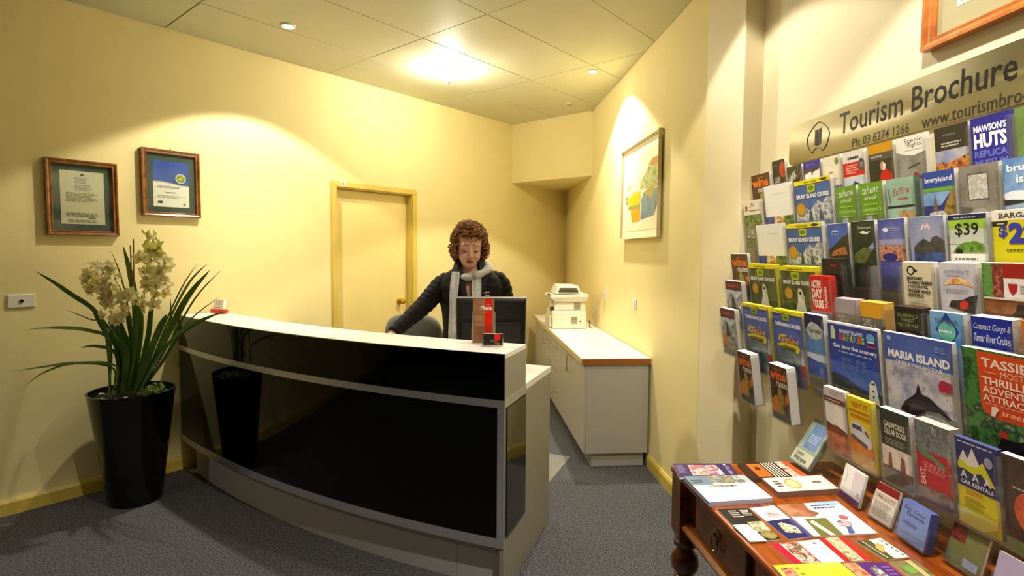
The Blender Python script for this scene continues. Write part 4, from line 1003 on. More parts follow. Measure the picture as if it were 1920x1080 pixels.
while cnt < 820:
    d = Vector((rnd.gauss(0, 1), rnd.gauss(0, 1), rnd.gauss(0, 1))).normalized()
    if d.z < -0.92 or isface(d): continue
    if d.y > 0.5 and rnd.random() < 0.6: continue
    cnt += 1
    c = Vector((d.x * 0.096, d.y * 0.108 + 0.008, d.z * (0.120 if d.z > 0 else 0.112) + 0.014))
    if d.z < 0 and abs(d.x) > 0.35: c.x *= 1.08; c.z -= 0.018
    ax = (Vector((rnd.uniform(-0.6, 0.6), rnd.uniform(-0.6, 0.6), -1)) - d * (-d.z)).normalized() if abs(d.z) < 0.95 else Vector((rnd.uniform(-1, 1), rnd.uniform(-1, 1), 0)).normalized()
    u = ax.cross(d).normalized(); vv = ax.cross(u)
    L_ = rnd.uniform(0.035, 0.065); rr_ = rnd.uniform(0.007, 0.014); tn = rnd.uniform(0.7, 1.4); ph = rnd.uniform(0, 6.28)
    pth = []
    for k in range(11):
        f = k / 10; an = ph + f * tn * 2 * math.pi
        pth.append(HM @ (c + ax * (f - 0.5) * L_ + (u * math.cos(an) + vv * math.sin(an)) * rr_ * (0.5 + 0.5 * math.sin(math.pi * f) + 0.3)))
    hm.tube(pth, [0.001] + [rnd.uniform(0.0022, 0.0036)] * 9 + [0.001], M_HAIR, 5)
hm.build('hair', per, smooth=True, angle=180, fix=False)
# ------------------------------------------------------------------ brushed metal sign over the brochures
SGN = thing('brochure_sign', 'brushed metal sign reading Tourism Brochure above the brochure rack', 'sign', PB(WB(-1.205, WALL_R, 1.872)))
SW, SH = 1.45, 0.158
pl = []
for cx, cy, q in ((SW - 0.02, 0.02, 3), (SW - 0.02, SH - 0.02, 0), (0.02, SH - 0.02, 1), (0.02, 0.02, 2)):
    for k in range(5):
        a = (q + k / 4) * math.pi / 2; pl.append((cx + 0.02 * math.cos(a), cy + 0.02 * math.sin(a)))
M_SGN = mat('#928b70', 0.28, metal=0.95, name='brushed_brass_sign', aniso=0.7)
MB().prism(pl, 0.006, 0.010, M_SGN).build('sign_plate', SGN)
lt = [('T', 'Tourism Brochure', 0.312, 0.062, 0.965, 0.137, '#0c0a07', {'bold': 0.012}), ('T', 'Ph: 03 6274 1266', 0.384, 0.004, 0.634, 0.034, '#2c2616', {'bold': 0.006}), ('T', 'www.tourismbrochure', 0.681, 0.003, 1.08, 0.040, '#2c2616', {'bold': 0.006})]
art_mesh(lt, lambda u, v, h: (u, v, 0.010 + h), inside=False).build('lettering', SGN, fix=False)
lg = MB(); out = []
for k in range(29):      # leaf-shaped outline with a notch at the foot
    f = k / 28; a = R(-62 + 304 * f)
    r = 1.0
    x = 0.068 * math.cos(a) * (0.95 if math.sin(a) < 0 else 1 - 0.42 * math.sin(a) ** 2); y = 0.060 * math.sin(a)
    out.append((0.190 + x, 0.076 + y, 0.0108))
lg.tube(out, 0.0017, mat('#17140e', 0.5), 5)
lg.tube([(0.158, 0.024, 0.0108), (0.172, 0.036, 0.0108), (0.190, 0.040, 0.0108), (0.208, 0.036, 0.0108), (0.222, 0.023, 0.0108)], 0.0017, mat('#17140e', 0.5), 5)
lg.add([(0.171, 0.052, 0.0112), (0.188, 0.047, 0.0112), (0.188, 0.108, 0.0112), (0.171, 0.112, 0.0112)], [(0, 1, 2, 3)], mat('#17140e', 0.5))
lg.add([(0.192, 0.047, 0.0112), (0.209, 0.052, 0.0112), (0.209, 0.112, 0.0112), (0.192, 0.108, 0.0112)], [(0, 1, 2, 3)], mat('#17140e', 0.5))
lg.build('emblem', SGN, fix=False)

# ------------------------------------------------------------------ brochure rack on the wall
RACK = thing('brochure_rack', 'wall rack of clear acrylic pockets in terraced rows above the table', 'rack', PB(WB(-1.75, WALL_R, 0.88)))
RI = RACK.matrix_world.inverted()
TILT = R(8.0)
_pk = {}
def pocket(Mw, w_, h_, th):
    key = (round(w_, 3), round(h_, 3), round(th, 3))
    if key not in _pk:
        b = MB(); k = 0.0018; W = w_ / 2 + 0.004; F = 0.0035; D = -th - 0.004; B0 = -h_ - 0.004
        b.box((-W, B0, D - k), (W, -0.02, D), M_ACR)
        b.box((-W, B0, D), (-W + k, -0.012, F), M_ACR); b.box((W - k, B0, D), (W, -0.012, F), M_ACR)
        b.box((-W, B0, F), (-W + 0.009, -0.012, F + k), M_ACR); b.box((W - 0.009, B0, F), (W, -0.012, F + k), M_ACR)
        b.box((-W + 0.009, B0, F), (W - 0.009, B0 + 0.048, F + k), M_ACR)
        b.box((-W, B0 - k, D - k), (W, B0, F + k), M_ACR)
        _pk[key] = b.mesh('pocket')
    return share('pocket', _pk[key], RACK, RI @ Mw)
def brochure(d, s, z, w_, h_, th, label, layers, paper=M_PAPER, holder=True, name='brochure', lean=0.0):
    c = WB(s - w_ / 2, d, z)
    Mw = PB(c) @ Matrix.Rotation(TILT + R(lean), 4, 'X')
    if holder: pocket(Mw, w_, h_, th)
    if layers is None: return None
    o = MB().box((-w_ / 2, -h_, -th), (w_ / 2, 0, 0), paper).build(name, None, Mw)
    tag(o, label, 'brochure', 'brochures in the wall rack')
    art_mesh(layers, lambda u, v, h: (-w_ / 2 + u * w_, -h_ + v * h_, h)).build('cover', o, fix=False)
    return o
for z, d in ((1.78, -0.02), (1.65, 0.0), (1.53, 0.02), (1.41, 0.04), (1.29, 0.06), (1.20, 0.055), (1.0, 0.07)):
    x0 = RI @ WB(-1.25, WALL_R, z); x1 = RI @ WB(-2.45, d - 0.055, z)
    if x1.z > x0.z: MB().box((x0.x, x0.y - 0.012, x0.z), (x1.x, x0.y + 0.012, x1.z), M_METAL).build('wall_rail', RACK)

def P(*c, s=18): return ('ph', list(c), s)
SKY = P('#3c6ab0', '#5b8ac8', '#8fb0d8', s=6); LEAFP = P('#1f3410', '#4d6b22', '#8fa054', '#2b3a18', s=34); SEA = P('#2d3f86', '#4a62a8', '#7f90c0', s=10)
PEOPLE = P('#3a1c14', '#9a4a34', '#d8a88c', '#2c2a38', s=60); ROCK = P('#4f586a', '#8d949e', '#e4e4e0', '#596274', '#c4c8cc', s=36); RUIN = P('#3a1c0c', '#a8541c', '#d08a3c', '#2c1408', s=30)
def wine(z=0.0):
    return [('R', 0, 0, 1, 1, P('#2b160c', '#4a2412', '#5e2e16', s=12)), ('P', [(0.30, 0.0), (0.62, 0.0), (0.72, 0.45), (0.55, 0.62), (0.42, 0.58)], P('#7a6a1e', '#a8963a', '#5a5a1c', s=25)), ('P', [(0.0, 0.1), (0.34, 0.05), (0.44, 0.34), (0.30, 0.46), (0.04, 0.34)], P('#c05a14', '#e0822a', '#8a3c10', s=22)),
            ('P', [(0.72, 0.28), (1, 0.40), (1, 0.58), (0.8, 0.5)], P('#c05a14', '#d8742a', s=22)), ('R', 0, 0, 1, 0.12, P('#3c4a3c', '#55604a', s=12)), ('T', 'wine', 0.04, 0.735, 0.92, 0.915, '#ee7a1c', {'bold': 0.035}), ('T', 'routes', 0.36, 0.62, 0.97, 0.725, '#f4efe4', {'bold': 0.015}), ('L', 0.3, 0.92, 0.75, 0.95, 1, '#c87a4a')]
def cruise():
    return [('R', 0, 0, 1, 1, P('#2c4e96', '#3c62a8', '#4a70b4', s=6)), ('P', [(0, 0), (1, 0), (1, 0.68), (0.86, 0.70), (0.76, 0.60), (0.64, 0.66), (0.52, 0.58), (0.40, 0.50), (0.30, 0.56), (0, 0.60)], ROCK), ('P', [(0.34, 0.3), (0.48, 0.3), (0.46, 0.44), (0.42, 0.55), (0.38, 0.46)], P('#2c3242', '#454c5e', s=40)), ('P', [(0.62, 0.3), (0.78, 0.3), (0.73, 0.46), (0.68, 0.53), (0.65, 0.42)], P('#343a4a', '#50566a', s=40)), ('R', 0, 0.28, 1, 0.34, P('#5a6e86', '#8fa2b4', s=30)),
            ('R', 0, 0.93, 1, 1, '#f4e30c'), ('L', 0.3, 0.945, 0.66, 0.975, 1, '#6a640c'), ('E', 0.83, 0.965, 0.10, 0.022, '#4a470c'), ('P', [(0.38, 0.80), (0.46, 0.79), (0.58, 0.80), (0.61, 0.90), (0.52, 0.92), (0.37, 0.91)], '#b9c424'), ('E', 0.48, 0.86, 0.08, 0.035, '#6c8a1c'),
            ('T', 'BRUNY ISLAND CRUISES', 0.05, 0.705, 0.95, 0.775, '#f4f4f0', {'bold': 0.045}), ('E', 0.16, 0.54, 0.135, 0.105, '#b98a24'), ('E', 0.16, 0.54, 0.11, 0.085, '#c99a30')]
def traveller():
    return [('R', 0, 0, 1, 1, P('#2b331c', '#46522a', '#5d6a38', '#333a24', s=20)), ('R', 0, 0.93, 1, 1, '#f4e30c'), ('L', 0.2, 0.945, 0.75, 0.975, 1, '#6a640c'), ('P', [(0.32, 0.80), (0.42, 0.79), (0.54, 0.80), (0.57, 0.90), (0.45, 0.92), (0.31, 0.91)], '#b9c424'), ('E', 0.44, 0.855, 0.08, 0.035, '#6c8a1c'),
            ('T', 'BRUNY ISLAND TRAVELLER', 0.06, 0.715, 0.96, 0.78, '#f2f2ec', {'bold': 0.045}), ('E', 0.20, 0.565, 0.125, 0.095, '#b98a24'), ('E', 0.20, 0.565, 0.10, 0.075, '#c99a30'),
            ('P', [(0.34, 0.22), (0.72, 0.22), (0.66, 0.42), (0.64, 0.56), (0.58, 0.66), (0.50, 0.66), (0.47, 0.56), (0.46, 0.44)], '#dcdad4'), ('E', 0.55, 0.585, 0.035, 0.028, '#2a2620'), ('P', [(0.50, 0.66), (0.56, 0.70), (0.60, 0.66)], '#a83020'), ('E', 0.62, 0.53, 0.05, 0.03, '#b9b7b2')]
def tascruise():
    return [('R', 0, 0, 1, 1, P('#2c3f9c', '#3a54b4', '#4a68c4', s=5)), ('P', [(0, 0), (1, 0), (1, 0.16), (0.5, 0.24), (0, 0.22)], P('#30404c', '#506070', '#28303a', s=20)), ('P', [(0.06, 0.30), (0.36, 0.20), (0.70, 0.10), (0.94, 0.12), (0.92, 0.30), (0.86, 0.40), (0.3, 0.42), (0.1, 0.38)], P('#3f4850', '#5f6a74', '#7c868e', s=14)), ('P', [(0.86, 0.10), (0.98, 0.08), (0.97, 0.36), (0.90, 0.40)], P('#c8d0d8', '#8c98a4', '#e8ecf0', s=50)), ('P', [(0.84, 0.02), (1, 0.0), (1, 0.10), (0.86, 0.10)], '#b42a20'),
            ('P', [(0.08, 0.36), (0.34, 0.43), (0.80, 0.42), (0.86, 0.36), (0.80, 0.28), (0.4, 0.31)], '#d4c81c'), ('P', [(0.10, 0.335), (0.36, 0.375), (0.74, 0.365), (0.72, 0.325), (0.4, 0.335)], '#6a6e20'), ('P', [(0.12, 0.31), (0.4, 0.335), (0.72, 0.325), (0.70, 0.29), (0.4, 0.31)], '#3c4234'), ('P', [(0.22, 0.43), (0.80, 0.43), (0.86, 0.53), (0.70, 0.50), (0.62, 0.60), (0.54, 0.51), (0.36, 0.54), (0.24, 0.50)], PEOPLE), ('P', [(0.16, 0.46), (0.22, 0.56), (0.46, 0.57), (0.44, 0.54), (0.26, 0.53), (0.21, 0.45)], '#d8cc20'),
            ('R', 0, 0.94, 1, 1, '#f4e30c'), ('L', 0.2, 0.955, 0.7, 0.98, 1, '#6a640c'), ('P', [(0.36, 0.83), (0.46, 0.82), (0.58, 0.83), (0.62, 0.92), (0.50, 0.935), (0.35, 0.925)], '#9fae2c'), ('E', 0.48, 0.875, 0.08, 0.03, '#5c7a1c'), ('T', 'TASMANIAN CRUISES', 0.10, 0.715, 0.94, 0.785, '#eef0f4', {'bold': 0.045}), ('L', 0.08, 0.84, 0.28, 0.88, 1, '#8ea0d8')]
def whitecard(k=0):
    return [('R', 0, 0.40, 1, 1, '#f6f2e8'), ('L', 0.3 + 0.1 * k, 0.80, 0.82, 0.84, 1, '#d8d6cc'), ('R', 0, 0, 0.30, 0.40, P('#26367a', '#3a52a0', '#4c60ac', s=8)), ('R', 0.30, 0, 0.64, 0.40, P('#e8dcc0', '#f3eee0', '#c98a3c', '#d8b070', s=25)), ('R', 0.64, 0, 1, 0.40, LEAFP), ('E', 0.48, 0.22, 0.10, 0.10, '#b9862c'), ('R', 0.1, 0.06, 0.28, 0.09, '#e4e4e0')]
def greencard():
    return [('R', 0, 0.52, 1, 1, P('#5f9a14', '#6ca61c', '#5a9010', s=6)), ('R', 0, 0, 1, 0.52, P('#4f7a1c', '#6c8a3c', '#30481c', s=20)), ('P', [(0.18, 0.0), (0.52, 0.0), (0.50, 0.50), (0.24, 0.50)], P('#8a98b4', '#b4bccc', '#6a7898', s=14)), ('T', 'tahune', 0.16, 0.83, 0.84, 0.945, '#f2f4e4', {'shear': 0.35, 'slope': 0.02}), ('T', 'airwalk', 0.22, 0.745, 0.76, 0.815, '#e8eed0', {'shear': 0.35}), ('L', 0.18, 0.66, 0.82, 0.70, 1, '#a9d04c'), ('T', 'EXPERIENCE', 0.14, 0.575, 0.90, 0.615, '#cfe08c'), ('L', 0.3, 0.515, 0.75, 0.54, 1, '#cfe08c')]
def btours():
    return [('R', 0, 0, 1, 1, P('#3c4a68', '#7b8aa8', '#b8b0a4', '#6a4a3c', s=24)), ('R', 0, 0.80, 1, 1, '#5c2038'), ('T', 'tours', 0.12, 0.87, 0.80, 0.945, '#c8521c', {'bold': 0.03}), ('P', [(0, 0.55), (0.3, 0.76), (0.6, 0.60), (1, 0.78), (1, 0.80), (0, 0.80)], P('#9ab8d8', '#d4e0ec', '#6a8cb8', s=14)), ('P', [(0.3, 0.4), (0.42, 0.74), (0.56, 0.4)], '#2c342c'), ('P', [(0.0, 0.12), (0.34, 0.2), (0.3, 0.44), (0, 0.4)], P('#b8641c', '#d88a3c', '#6a3a14', s=20)), ('P', [(0.70, 0.42), (0.92, 0.55), (0.84, 0.42)], '#f0f0ea')]
def sq(layers, k):
    # draw the artwork closer to the head of the sheet
    f = lambda v: 0.0 if v <= 0.001 else 1 - (1 - v) * k
    out_ = []
    for L in layers:
        L = list(L)
        if L[0] in 'RL': L[2] = f(L[2]); L[4] = f(L[4])
        elif L[0] == 'P': L[1] = [(u, f(v)) for u, v in L[1]]
        elif L[0] == 'E': L[2] = f(L[2]); L[4] = L[4] * k
        elif L[0] == 'T': L[3] = f(L[3]); L[5] = f(L[5])
        out_.append(tuple(L))
    return out_
A4, DL = 0.297, 0.210
# --- row 1
d1 = 0.0
brochure(d1, -1.010, 1.853, 0.150, DL, 0.010, 'wine routes brochure, orange word on brown, at the left end of the top row', wine())
brochure(d1 - 0.004, -1.172, 1.892, 0.092, DL, 0.004, 'dark grey card with an orange blot poking up above the top row', [('R', 0, 0, 1, 1, '#3b372c'), ('E', 0.78, 0.80, 0.24, 0.15, '#c04a1c'), ('E', 0.92, 0.74, 0.14, 0.09, '#a83a14'), ('L', 0.12, 0.88, 0.42, 0.92, 1, '#7f7a68'), ('L', 0.12, 0.52, 0.62, 0.68, 5, '#cfc9b8'), ('R', 0.12, 0.49, 0.95, 0.50, '#cfc9b8')])
brochure(d1, -1.290, 1.850, 0.100, DL, 0.010, 'dark olive brochure with the slanted word LARK on the top row', [('R', 0, 0, 1, 1, P('#3a3628', '#4a4636', '#2c2a20', s=20)), ('T', 'LARK', 0.08, 0.66, 0.62, 0.80, '#d8d4c4', {'bold': 0.03, 'slope': 0.14}), ('P', [(0.3, 0.62), (0.96, 0.84), (0.98, 0.82), (0.34, 0.59)], '#1c1a14'), ('P', [(0.6, 0.6), (0.9, 0.74), (0.9, 0.66), (0.7, 0.58)], '#b8b47c')])
brochure(d1, -1.400, 1.851, 0.104, DL, 0.010, 'brochure with a purple band and white brush stroke on the top row', [('R', 0, 0, 1, 1, P('#3a3226', '#5a4c38', '#2a2620', s=14)), ('R', 0, 0.87, 1, 1, '#4b3c96'), ('P', [(0.04, 0.58), (0.4, 0.54), (0.9, 0.62), (0.96, 0.84), (0.55, 0.80), (0.48, 0.72), (0.42, 0.82), (0.06, 0.78)], '#f0ece2'), ('L', 0.3, 0.64, 0.76, 0.70, 2, '#b0a89a'), ('L', 0.2, 0.92, 0.8, 0.95, 1, '#8878c0')])
brochure(d1, -1.512, 1.850, 0.100, DL, 0.010, 'pale cream brochure with a tiny green badge on the top row', [('R', 0, 0.5, 1, 1, '#e9dfc4'), ('R', 0, 0, 1, 0.5, P('#6a6484', '#8a80a4', '#4a4468', s=10)), ('E', 0.78, 0.90, 0.10, 0.055, '#7c8a5c'), ('L', 0.34, 0.70, 0.62, 0.76, 1, '#a89a80'), ('L', 0.12, 0.60, 0.86, 0.64, 1, '#b0a48c')])
brochure(d1, -1.622, 1.849, 0.103, DL, 0.012, 'white brochure with a wide red band and dark mountain on the top row', [('R', 0, 0, 1, 1, '#e8e2d6'), ('L', 0.24, 0.85, 0.82, 0.93, 1, '#3a3630'), ('R', 0, 0.60, 1, 0.82, '#d42a18'), ('L', 0.14, 0.64, 0.7, 0.79, 4, '#f0b8a8'), ('E', 0.86, 0.76, 0.13, 0.10, '#4a4a50'), ('L', 0.8, 0.71, 0.94, 0.80, 4, '#c0c0c0'), ('R', 0, 0.36, 1, 0.58, P('#b8c4d4', '#d4dae4', '#a4b0c4', s=8)), ('P', [(0.2, 0.36), (0.5, 0.52), (0.66, 0.48), (1, 0.42), (1, 0.36)], '#3c465a')])
brochure(d1, -1.743, 1.850, 0.105, DL, 0.014, 'brochure with an orange band and a figure in red on the top row', [('R', 0, 0, 1, 1, P('#1c1812', '#2c261a', '#3a3222', s=16)), ('R', 0, 0.86, 1, 1, '#d89a14'), ('R', 0, 0.76, 1, 0.86, '#5a5648'), ('L', 0.1, 0.79, 0.6, 0.84, 1, '#c4beac'), ('P', [(0.34, 0.34), (0.96, 0.34), (0.92, 0.52), (0.70, 0.62), (0.48, 0.56)], '#c8200e'), ('E', 0.56, 0.66, 0.10, 0.07, '#c08a70'), ('P', [(0.56, 0.60), (0.66, 0.60), (0.70, 0.68), (0.58, 0.72)], '#e8dcc8')])
brochure(d1, -1.860, 1.849, 0.106, DL, 0.014, 'white and grey Scenic flights brochure on the top row', [('R', 0, 0, 1, 1, P('#8a8678', '#a09c90', '#77746a', s=6)), ('P', [(0, 1), (1, 1), (1, 0.76), (0.6, 0.72), (0.3, 0.75), (0, 0.80)], '#f4efe6'), ('T', 'Scenic', 0.30, 0.90, 0.90, 0.965, '#3a3834'), ('T', 'flights', 0.40, 0.83, 0.88, 0.90, '#6a645c'), ('R', 0.25, 0.80, 0.9, 0.805, '#b0a898'), ('P', [(0.36, 0.56), (0.8, 0.62), (0.8, 0.605), (0.4, 0.55)], '#4a4844'), ('P', [(0, 0.42), (0.3, 0.46), (0.5, 0.42), (0.62, 0.50), (0.84, 0.42), (0.84, 0.38), (0, 0.38)], P('#b02c24', '#8a2018', '#c84a3c', s=30))])
brochure(d1, -1.998, 1.848, 0.104, DL, 0.014, 'dark brown brochure over orange ruins on the top row', sq([('R', 0, 0, 1, 1, '#38332a'), ('L', 0.26, 0.85, 0.72, 0.91, 1, '#6a6458'), ('L', 0.2, 0.70, 0.86, 0.78, 2, '#c9c2b0'), ('R', 0, 0.38, 1, 0.66, P('#5a6490', '#8c92b4', '#b8b0b4', s=8)), ('P', [(0, 0.3), (1, 0.3), (1, 0.56), (0.6, 0.50), (0.3, 0.46), (0.22, 0.50), (0.08, 0.48), (0, 0.44)], RUIN)], 0.88))
brochure(d1, -2.108, 1.849, 0.103, DL, 0.016, 'royal blue brochure reading MAWSON\'S HUTS at the top right', [('R', 0, 0, 1, 1, '#2b2a8c'), ('T', 'MAWSON\'S', 0.08, 0.82, 0.92, 0.905, '#f0eef6', {'bold': 0.04}), ('T', 'HUTS', 0.08, 0.63, 0.92, 0.805, '#f0eef6', {'bold': 0.05}), ('T', 'REPLICA', 0.08, 0.52, 0.92, 0.60, '#6a70c4', {'bold': 0.03}), ('T', 'MUSEUM', 0.08, 0.41, 0.92, 0.49, '#6a70c4', {'bold': 0.03})], mat('#3a3a9c', 0.5))
brochure(d1, -2.224, 1.848, 0.103, DL, 0.016, 'olive green brochure cut off at the right of the top row', [('R', 0, 0, 1, 1, P('#5f7a3c', '#6c8844', '#587038', s=6)), ('T', 'D', 0.5, 0.72, 0.75, 0.82, '#dfe4c8')])
# --- row 2
d2 = 0.025
brochure(d2, -0.992, 1.739, 0.150, DL, 0.010, 'cream topped leafy brochure at the left end of the second row', [('R', 0, 0, 1, 1, LEAFP), ('R', 0, 0.70, 1, 1, '#efe4cc'), ('P', [(0.10, 0.78), (0.24, 0.80), (0.24, 0.90), (0.12, 0.89)], '#a85a28'), ('P', [(0.40, 0.86), (0.52, 0.96), (0.64, 0.86), (0.61, 0.86), (0.52, 0.93), (0.43, 0.86)], '#3a342c'), ('L', 0.34, 0.77, 0.92, 0.81, 1, '#6a6050'), ('P', [(0.1, 0.2), (0.6, 0.2), (0.5, 0.5), (0.2, 0.46)], P('#b8b0a0', '#6a5c4a', '#d8d4c8', s=40))])
brochure(d2, -1.165, 1.787, 0.200, A4, 0.006, 'blank white card standing in front of blue and green photos, second row', sq(whitecard(), 0.73))
brochure(d2, -1.386, 1.779, 0.212, A4, 0.012, 'Bruny Island Cruises brochure with yellow band on the second row', sq(cruise(), 0.78))
brochure(d2, -1.630, 1.729, 0.102, DL, 0.012, 'left of the two bright green script brochures on the second row', greencard())
brochure(d2, -1.742, 1.728, 0.104, DL, 0.012, 'right of the two bright green script brochures, beside the teal one', greencard())
brochure(d2, -1.860, 1.727, 0.104, DL, 0.018, 'pale teal brochure with a red scribbled logo on the second row', sq([('R', 0, 0, 1, 1, P('#8fb4a0', '#9cc0ac', '#88ac98', s=5)), ('T', 'Saffire', 0.22, 0.72, 0.84, 0.83, '#b0443c', {'shear': 0.25, 'slope': 0.03}), ('L', 0.40, 0.645, 0.80, 0.70, 1, '#b0443c'), ('R', 0.0, 0.53, 1, 0.565, '#2c2c22'), ('P', [(0.12, 0.62), (0.16, 0.62), (0.08, 0.86), (0.05, 0.86)], '#5c7c68'), ('R', 0.42, 0.26, 1, 0.48, P('#5a70b0', '#c8a060', '#7a5424', s=20))], 0.88), mat('#4f7260', 0.6))
brochure(d2, -1.994, 1.728, 0.102, DL, 0.012, 'brunyisland brochure with blue band and rocky coast on the second row', sq([('R', 0, 0, 1, 1, SKY), ('R', 0, 0.76, 1, 1, '#2c4a9c'), ('T', 'brunyisland', 0.08, 0.82, 0.92, 0.92, '#eef0f6', {'bold': 0.02}), ('R', 0, 0.705, 1, 0.76, '#6ca832'), ('P', [(0, 0.3), (1, 0.3), (1, 0.70), (0.82, 0.66), (0.66, 0.56), (0.56, 0.50), (0, 0.50)], '#2b3576'), ('P', [(0.56, 0.3), (1, 0.3), (1, 0.70), (0.88, 0.70), (0.70, 0.52)], P('#6a5414', '#a8822c', '#4a3a10', s=26)), ('P', [(0.28, 0.34), (0.48, 0.34), (0.42, 0.56), (0.38, 0.66), (0.34, 0.56)], P('#5a4434', '#7a5a3c', '#3a2c20', s=30)), ('P', [(0.10, 0.3), (0.9, 0.3), (0.6, 0.42), (0.2, 0.40)], P('#2c3014', '#d8d4cc', '#4a4a20', s=40))], 0.88))
brochure(d2, -2.110, 1.727, 0.106, DL, 0.016, 'grey brochure with a framed pencil sketch on the second row', [('R', 0, 0, 1, 1, P('#7c766c', '#8c867c', '#6c665c', s=7)), ('R', 0.22, 0.58, 0.74, 0.90, '#55504a'), ('R', 0.24, 0.595, 0.72, 0.885, P('#c4bfb4', '#aaa59c', '#dcd8d0', '#8a857c', s=40)), ('P', [(0, 0.3), (0.36, 0.3), (0.3, 0.5), (0, 0.52)], '#645f58'), ('E', 0.5, 0.38, 0.30, 0.10, '#a8a49a')])
brochure(d2, -2.226, 1.728, 0.104, DL, 0.014, 'sky blue bruny island brochure at the right end of the second row', [('R', 0, 0.5, 1, 1, SKY), ('R', 0, 0, 1, 0.5, P('#7f9cb8', '#a0b8cc', '#6c8ca8', s=8)), ('T', 'bruny', 0.10, 0.83, 0.80, 0.93, '#f2f4f8', {'bold': 0.03}), ('T', 'island', 0.30, 0.72, 0.95, 0.815, '#f2f4f8', {'bold': 0.03}), ('E', 0.3, 0.58, 0.32, 0.06, '#e4e8ee'), ('P', [(0, 0.48), (0.4, 0.50), (0.6, 0.52), (0.2, 0.54), (0, 0.54)], '#26302c')])
# --- row 3
d3 = 0.05
brochure(d3, -1.161, 1.624, 0.208, A4, 0.006, 'blank white card over photos on the third row, lower of the two', sq(whitecard(1), 0.73))
brochure(d3, -1.386, 1.616, 0.212, A4, 0.014, 'Bruny Island Cruises brochure with yellow band on the third row', sq(cruise(), 0.78))
brochure(d3, -1.632, 1.605, 0.102, DL, 0.010, 'blue sky brochure with orange rocks on the third row', sq([('R', 0, 0, 1, 1, P('#2c48a8', '#3c5cbc', '#5474cc', s=5)), ('P', [(0, 0), (1, 0), (1, 0.78), (0.7, 0.74), (0.4, 0.62), (0.1, 0.52), (0, 0.50)], P('#1c2414', '#3a3c20', '#2c2418', s=22)), ('P', [(0.06, 0.36), (0.9, 0.40), (0.8, 0.56), (0.4, 0.50), (0.2, 0.46)], P('#a84a1c', '#d07a4c', '#6a2c10', s=34)), ('P', [(0.2, 0.84), (0.34, 0.88), (0.54, 0.85), (0.5, 0.83), (0.36, 0.855), (0.22, 0.825)], '#f0f0f4'), ('L', 0.16, 0.78, 0.56, 0.81, 1, '#c0c8e4'), ('R', 0, 0.0, 1, 0.30, P('#2c5a34', '#3c6a4a', '#1c3a24', s=10))], 0.82))
brochure(d3, -1.749, 1.607, 0.104, DL, 0.010, 'dark green park brochure with a white leaf emblem on the third row', sq([('R', 0, 0, 1, 1, P('#1a1e12', '#26301a', '#38421f', s=18)), ('T', 'Government', 0.28, 0.86, 0.84, 0.915, '#d4d8cc'), ('P', [(0.34, 0.80), (0.52, 0.83), (0.64, 0.80), (0.82, 0.82), (0.66, 0.76), (0.48, 0.775)], '#e8eae4'), ('P', [(0.6, 0.5), (0.9, 0.62), (0.95, 0.54), (0.8, 0.46)], '#8fa0c0'), ('P', [(0, 0.25), (0.5, 0.25), (0.86, 0.50), (0.5, 0.54), (0.1, 0.42)], P('#4a5224', '#6c7434', '#33401c', s=50))], 0.85))
brochure(d3, -1.866, 1.607, 0.102, DL, 0.010, 'indigo brochure with red houses by the sea on the third row', sq([('R', 0, 0, 1, 1, P('#3a3c94', '#4a50a8', '#7078b8', s=5)), ('R', 0, 0.56, 1, 0.66, P('#8a90c0', '#a4a4c4', s=8)), ('P', [(0.16, 0.83), (0.28, 0.86), (0.40, 0.84), (0.38, 0.79), (0.26, 0.775)], '#eceef6'), ('L', 0.42, 0.79, 0.84, 0.86, 2, '#9aa0d0'), ('P', [(0, 0.3), (1, 0.3), (1, 0.56), (0.6, 0.54), (0.3, 0.57), (0, 0.54)], P('#5a2c1c', '#b86c4c', '#d89c80', '#3a1c10', s=50)), ('E', 0.4, 0.36, 0.28, 0.07, '#2c2c80')], 0.84))
brochure(d3, -1.986, 1.606, 0.112, DL, 0.008, 'lake and mountain brochure with a white peak emblem on the third row', sq([('R', 0, 0, 1, 1, P('#6070a8', '#8490bc', '#a4a4bc', s=6)), ('P', [(0.34, 0.80), (0.42, 0.90), (0.48, 0.84), (0.54, 0.90), (0.62, 0.80), (0.57, 0.80), (0.53, 0.86), (0.48, 0.80), (0.43, 0.86), (0.39, 0.80)], '#f4d8d4'), ('P', [(0.1, 0.36), (1, 0.36), (1, 0.62), (0.8, 0.70), (0.66, 0.68), (0.58, 0.60), (0.4, 0.66), (0.24, 0.60), (0.1, 0.52)], P('#2c2e2c', '#4a4640', '#383a38', s=20)), ('R', 0.1, 0.3, 1, 0.44, P('#1c2030', '#3c5aa8', '#12141c', s=12))], 0.84))
brochure(d3, -2.113, 1.604, 0.105, DL, 0.012, 'car rental brochure with a large $39 on the third row', sq([('R', 0, 0, 1, 1, '#d4d4cc'), ('R', 0, 0.92, 1, 1, '#1c2450'), ('L', 0.15, 0.935, 0.85, 0.975, 1, '#a4a8c0'), ('R', 0, 0.78, 1, 0.92, P('#8cc024', '#a8cc3c', '#7ab01c', s=6)), ('R', 0, 0.56, 1, 0.78, '#c4c8b8'), ('T', '$39', 0.18, 0.66, 0.80, 0.87, '#17191c', {'bold': 0.015}), ('P', [(0.08, 0.43), (0.94, 0.43), (0.94, 0.52), (0.72, 0.60), (0.42, 0.58), (0.2, 0.52)], P('#3c5a1c', '#6c9c2c', '#2c3a1c', s=22)), ('E', 0.26, 0.44, 0.10, 0.05, '#1c1c1c'), ('R', 0, 0.24, 1, 0.41, '#e4e2d8'), ('L', 0.14, 0.31, 0.9, 0.36, 1, '#4a4a48')], 0.8))
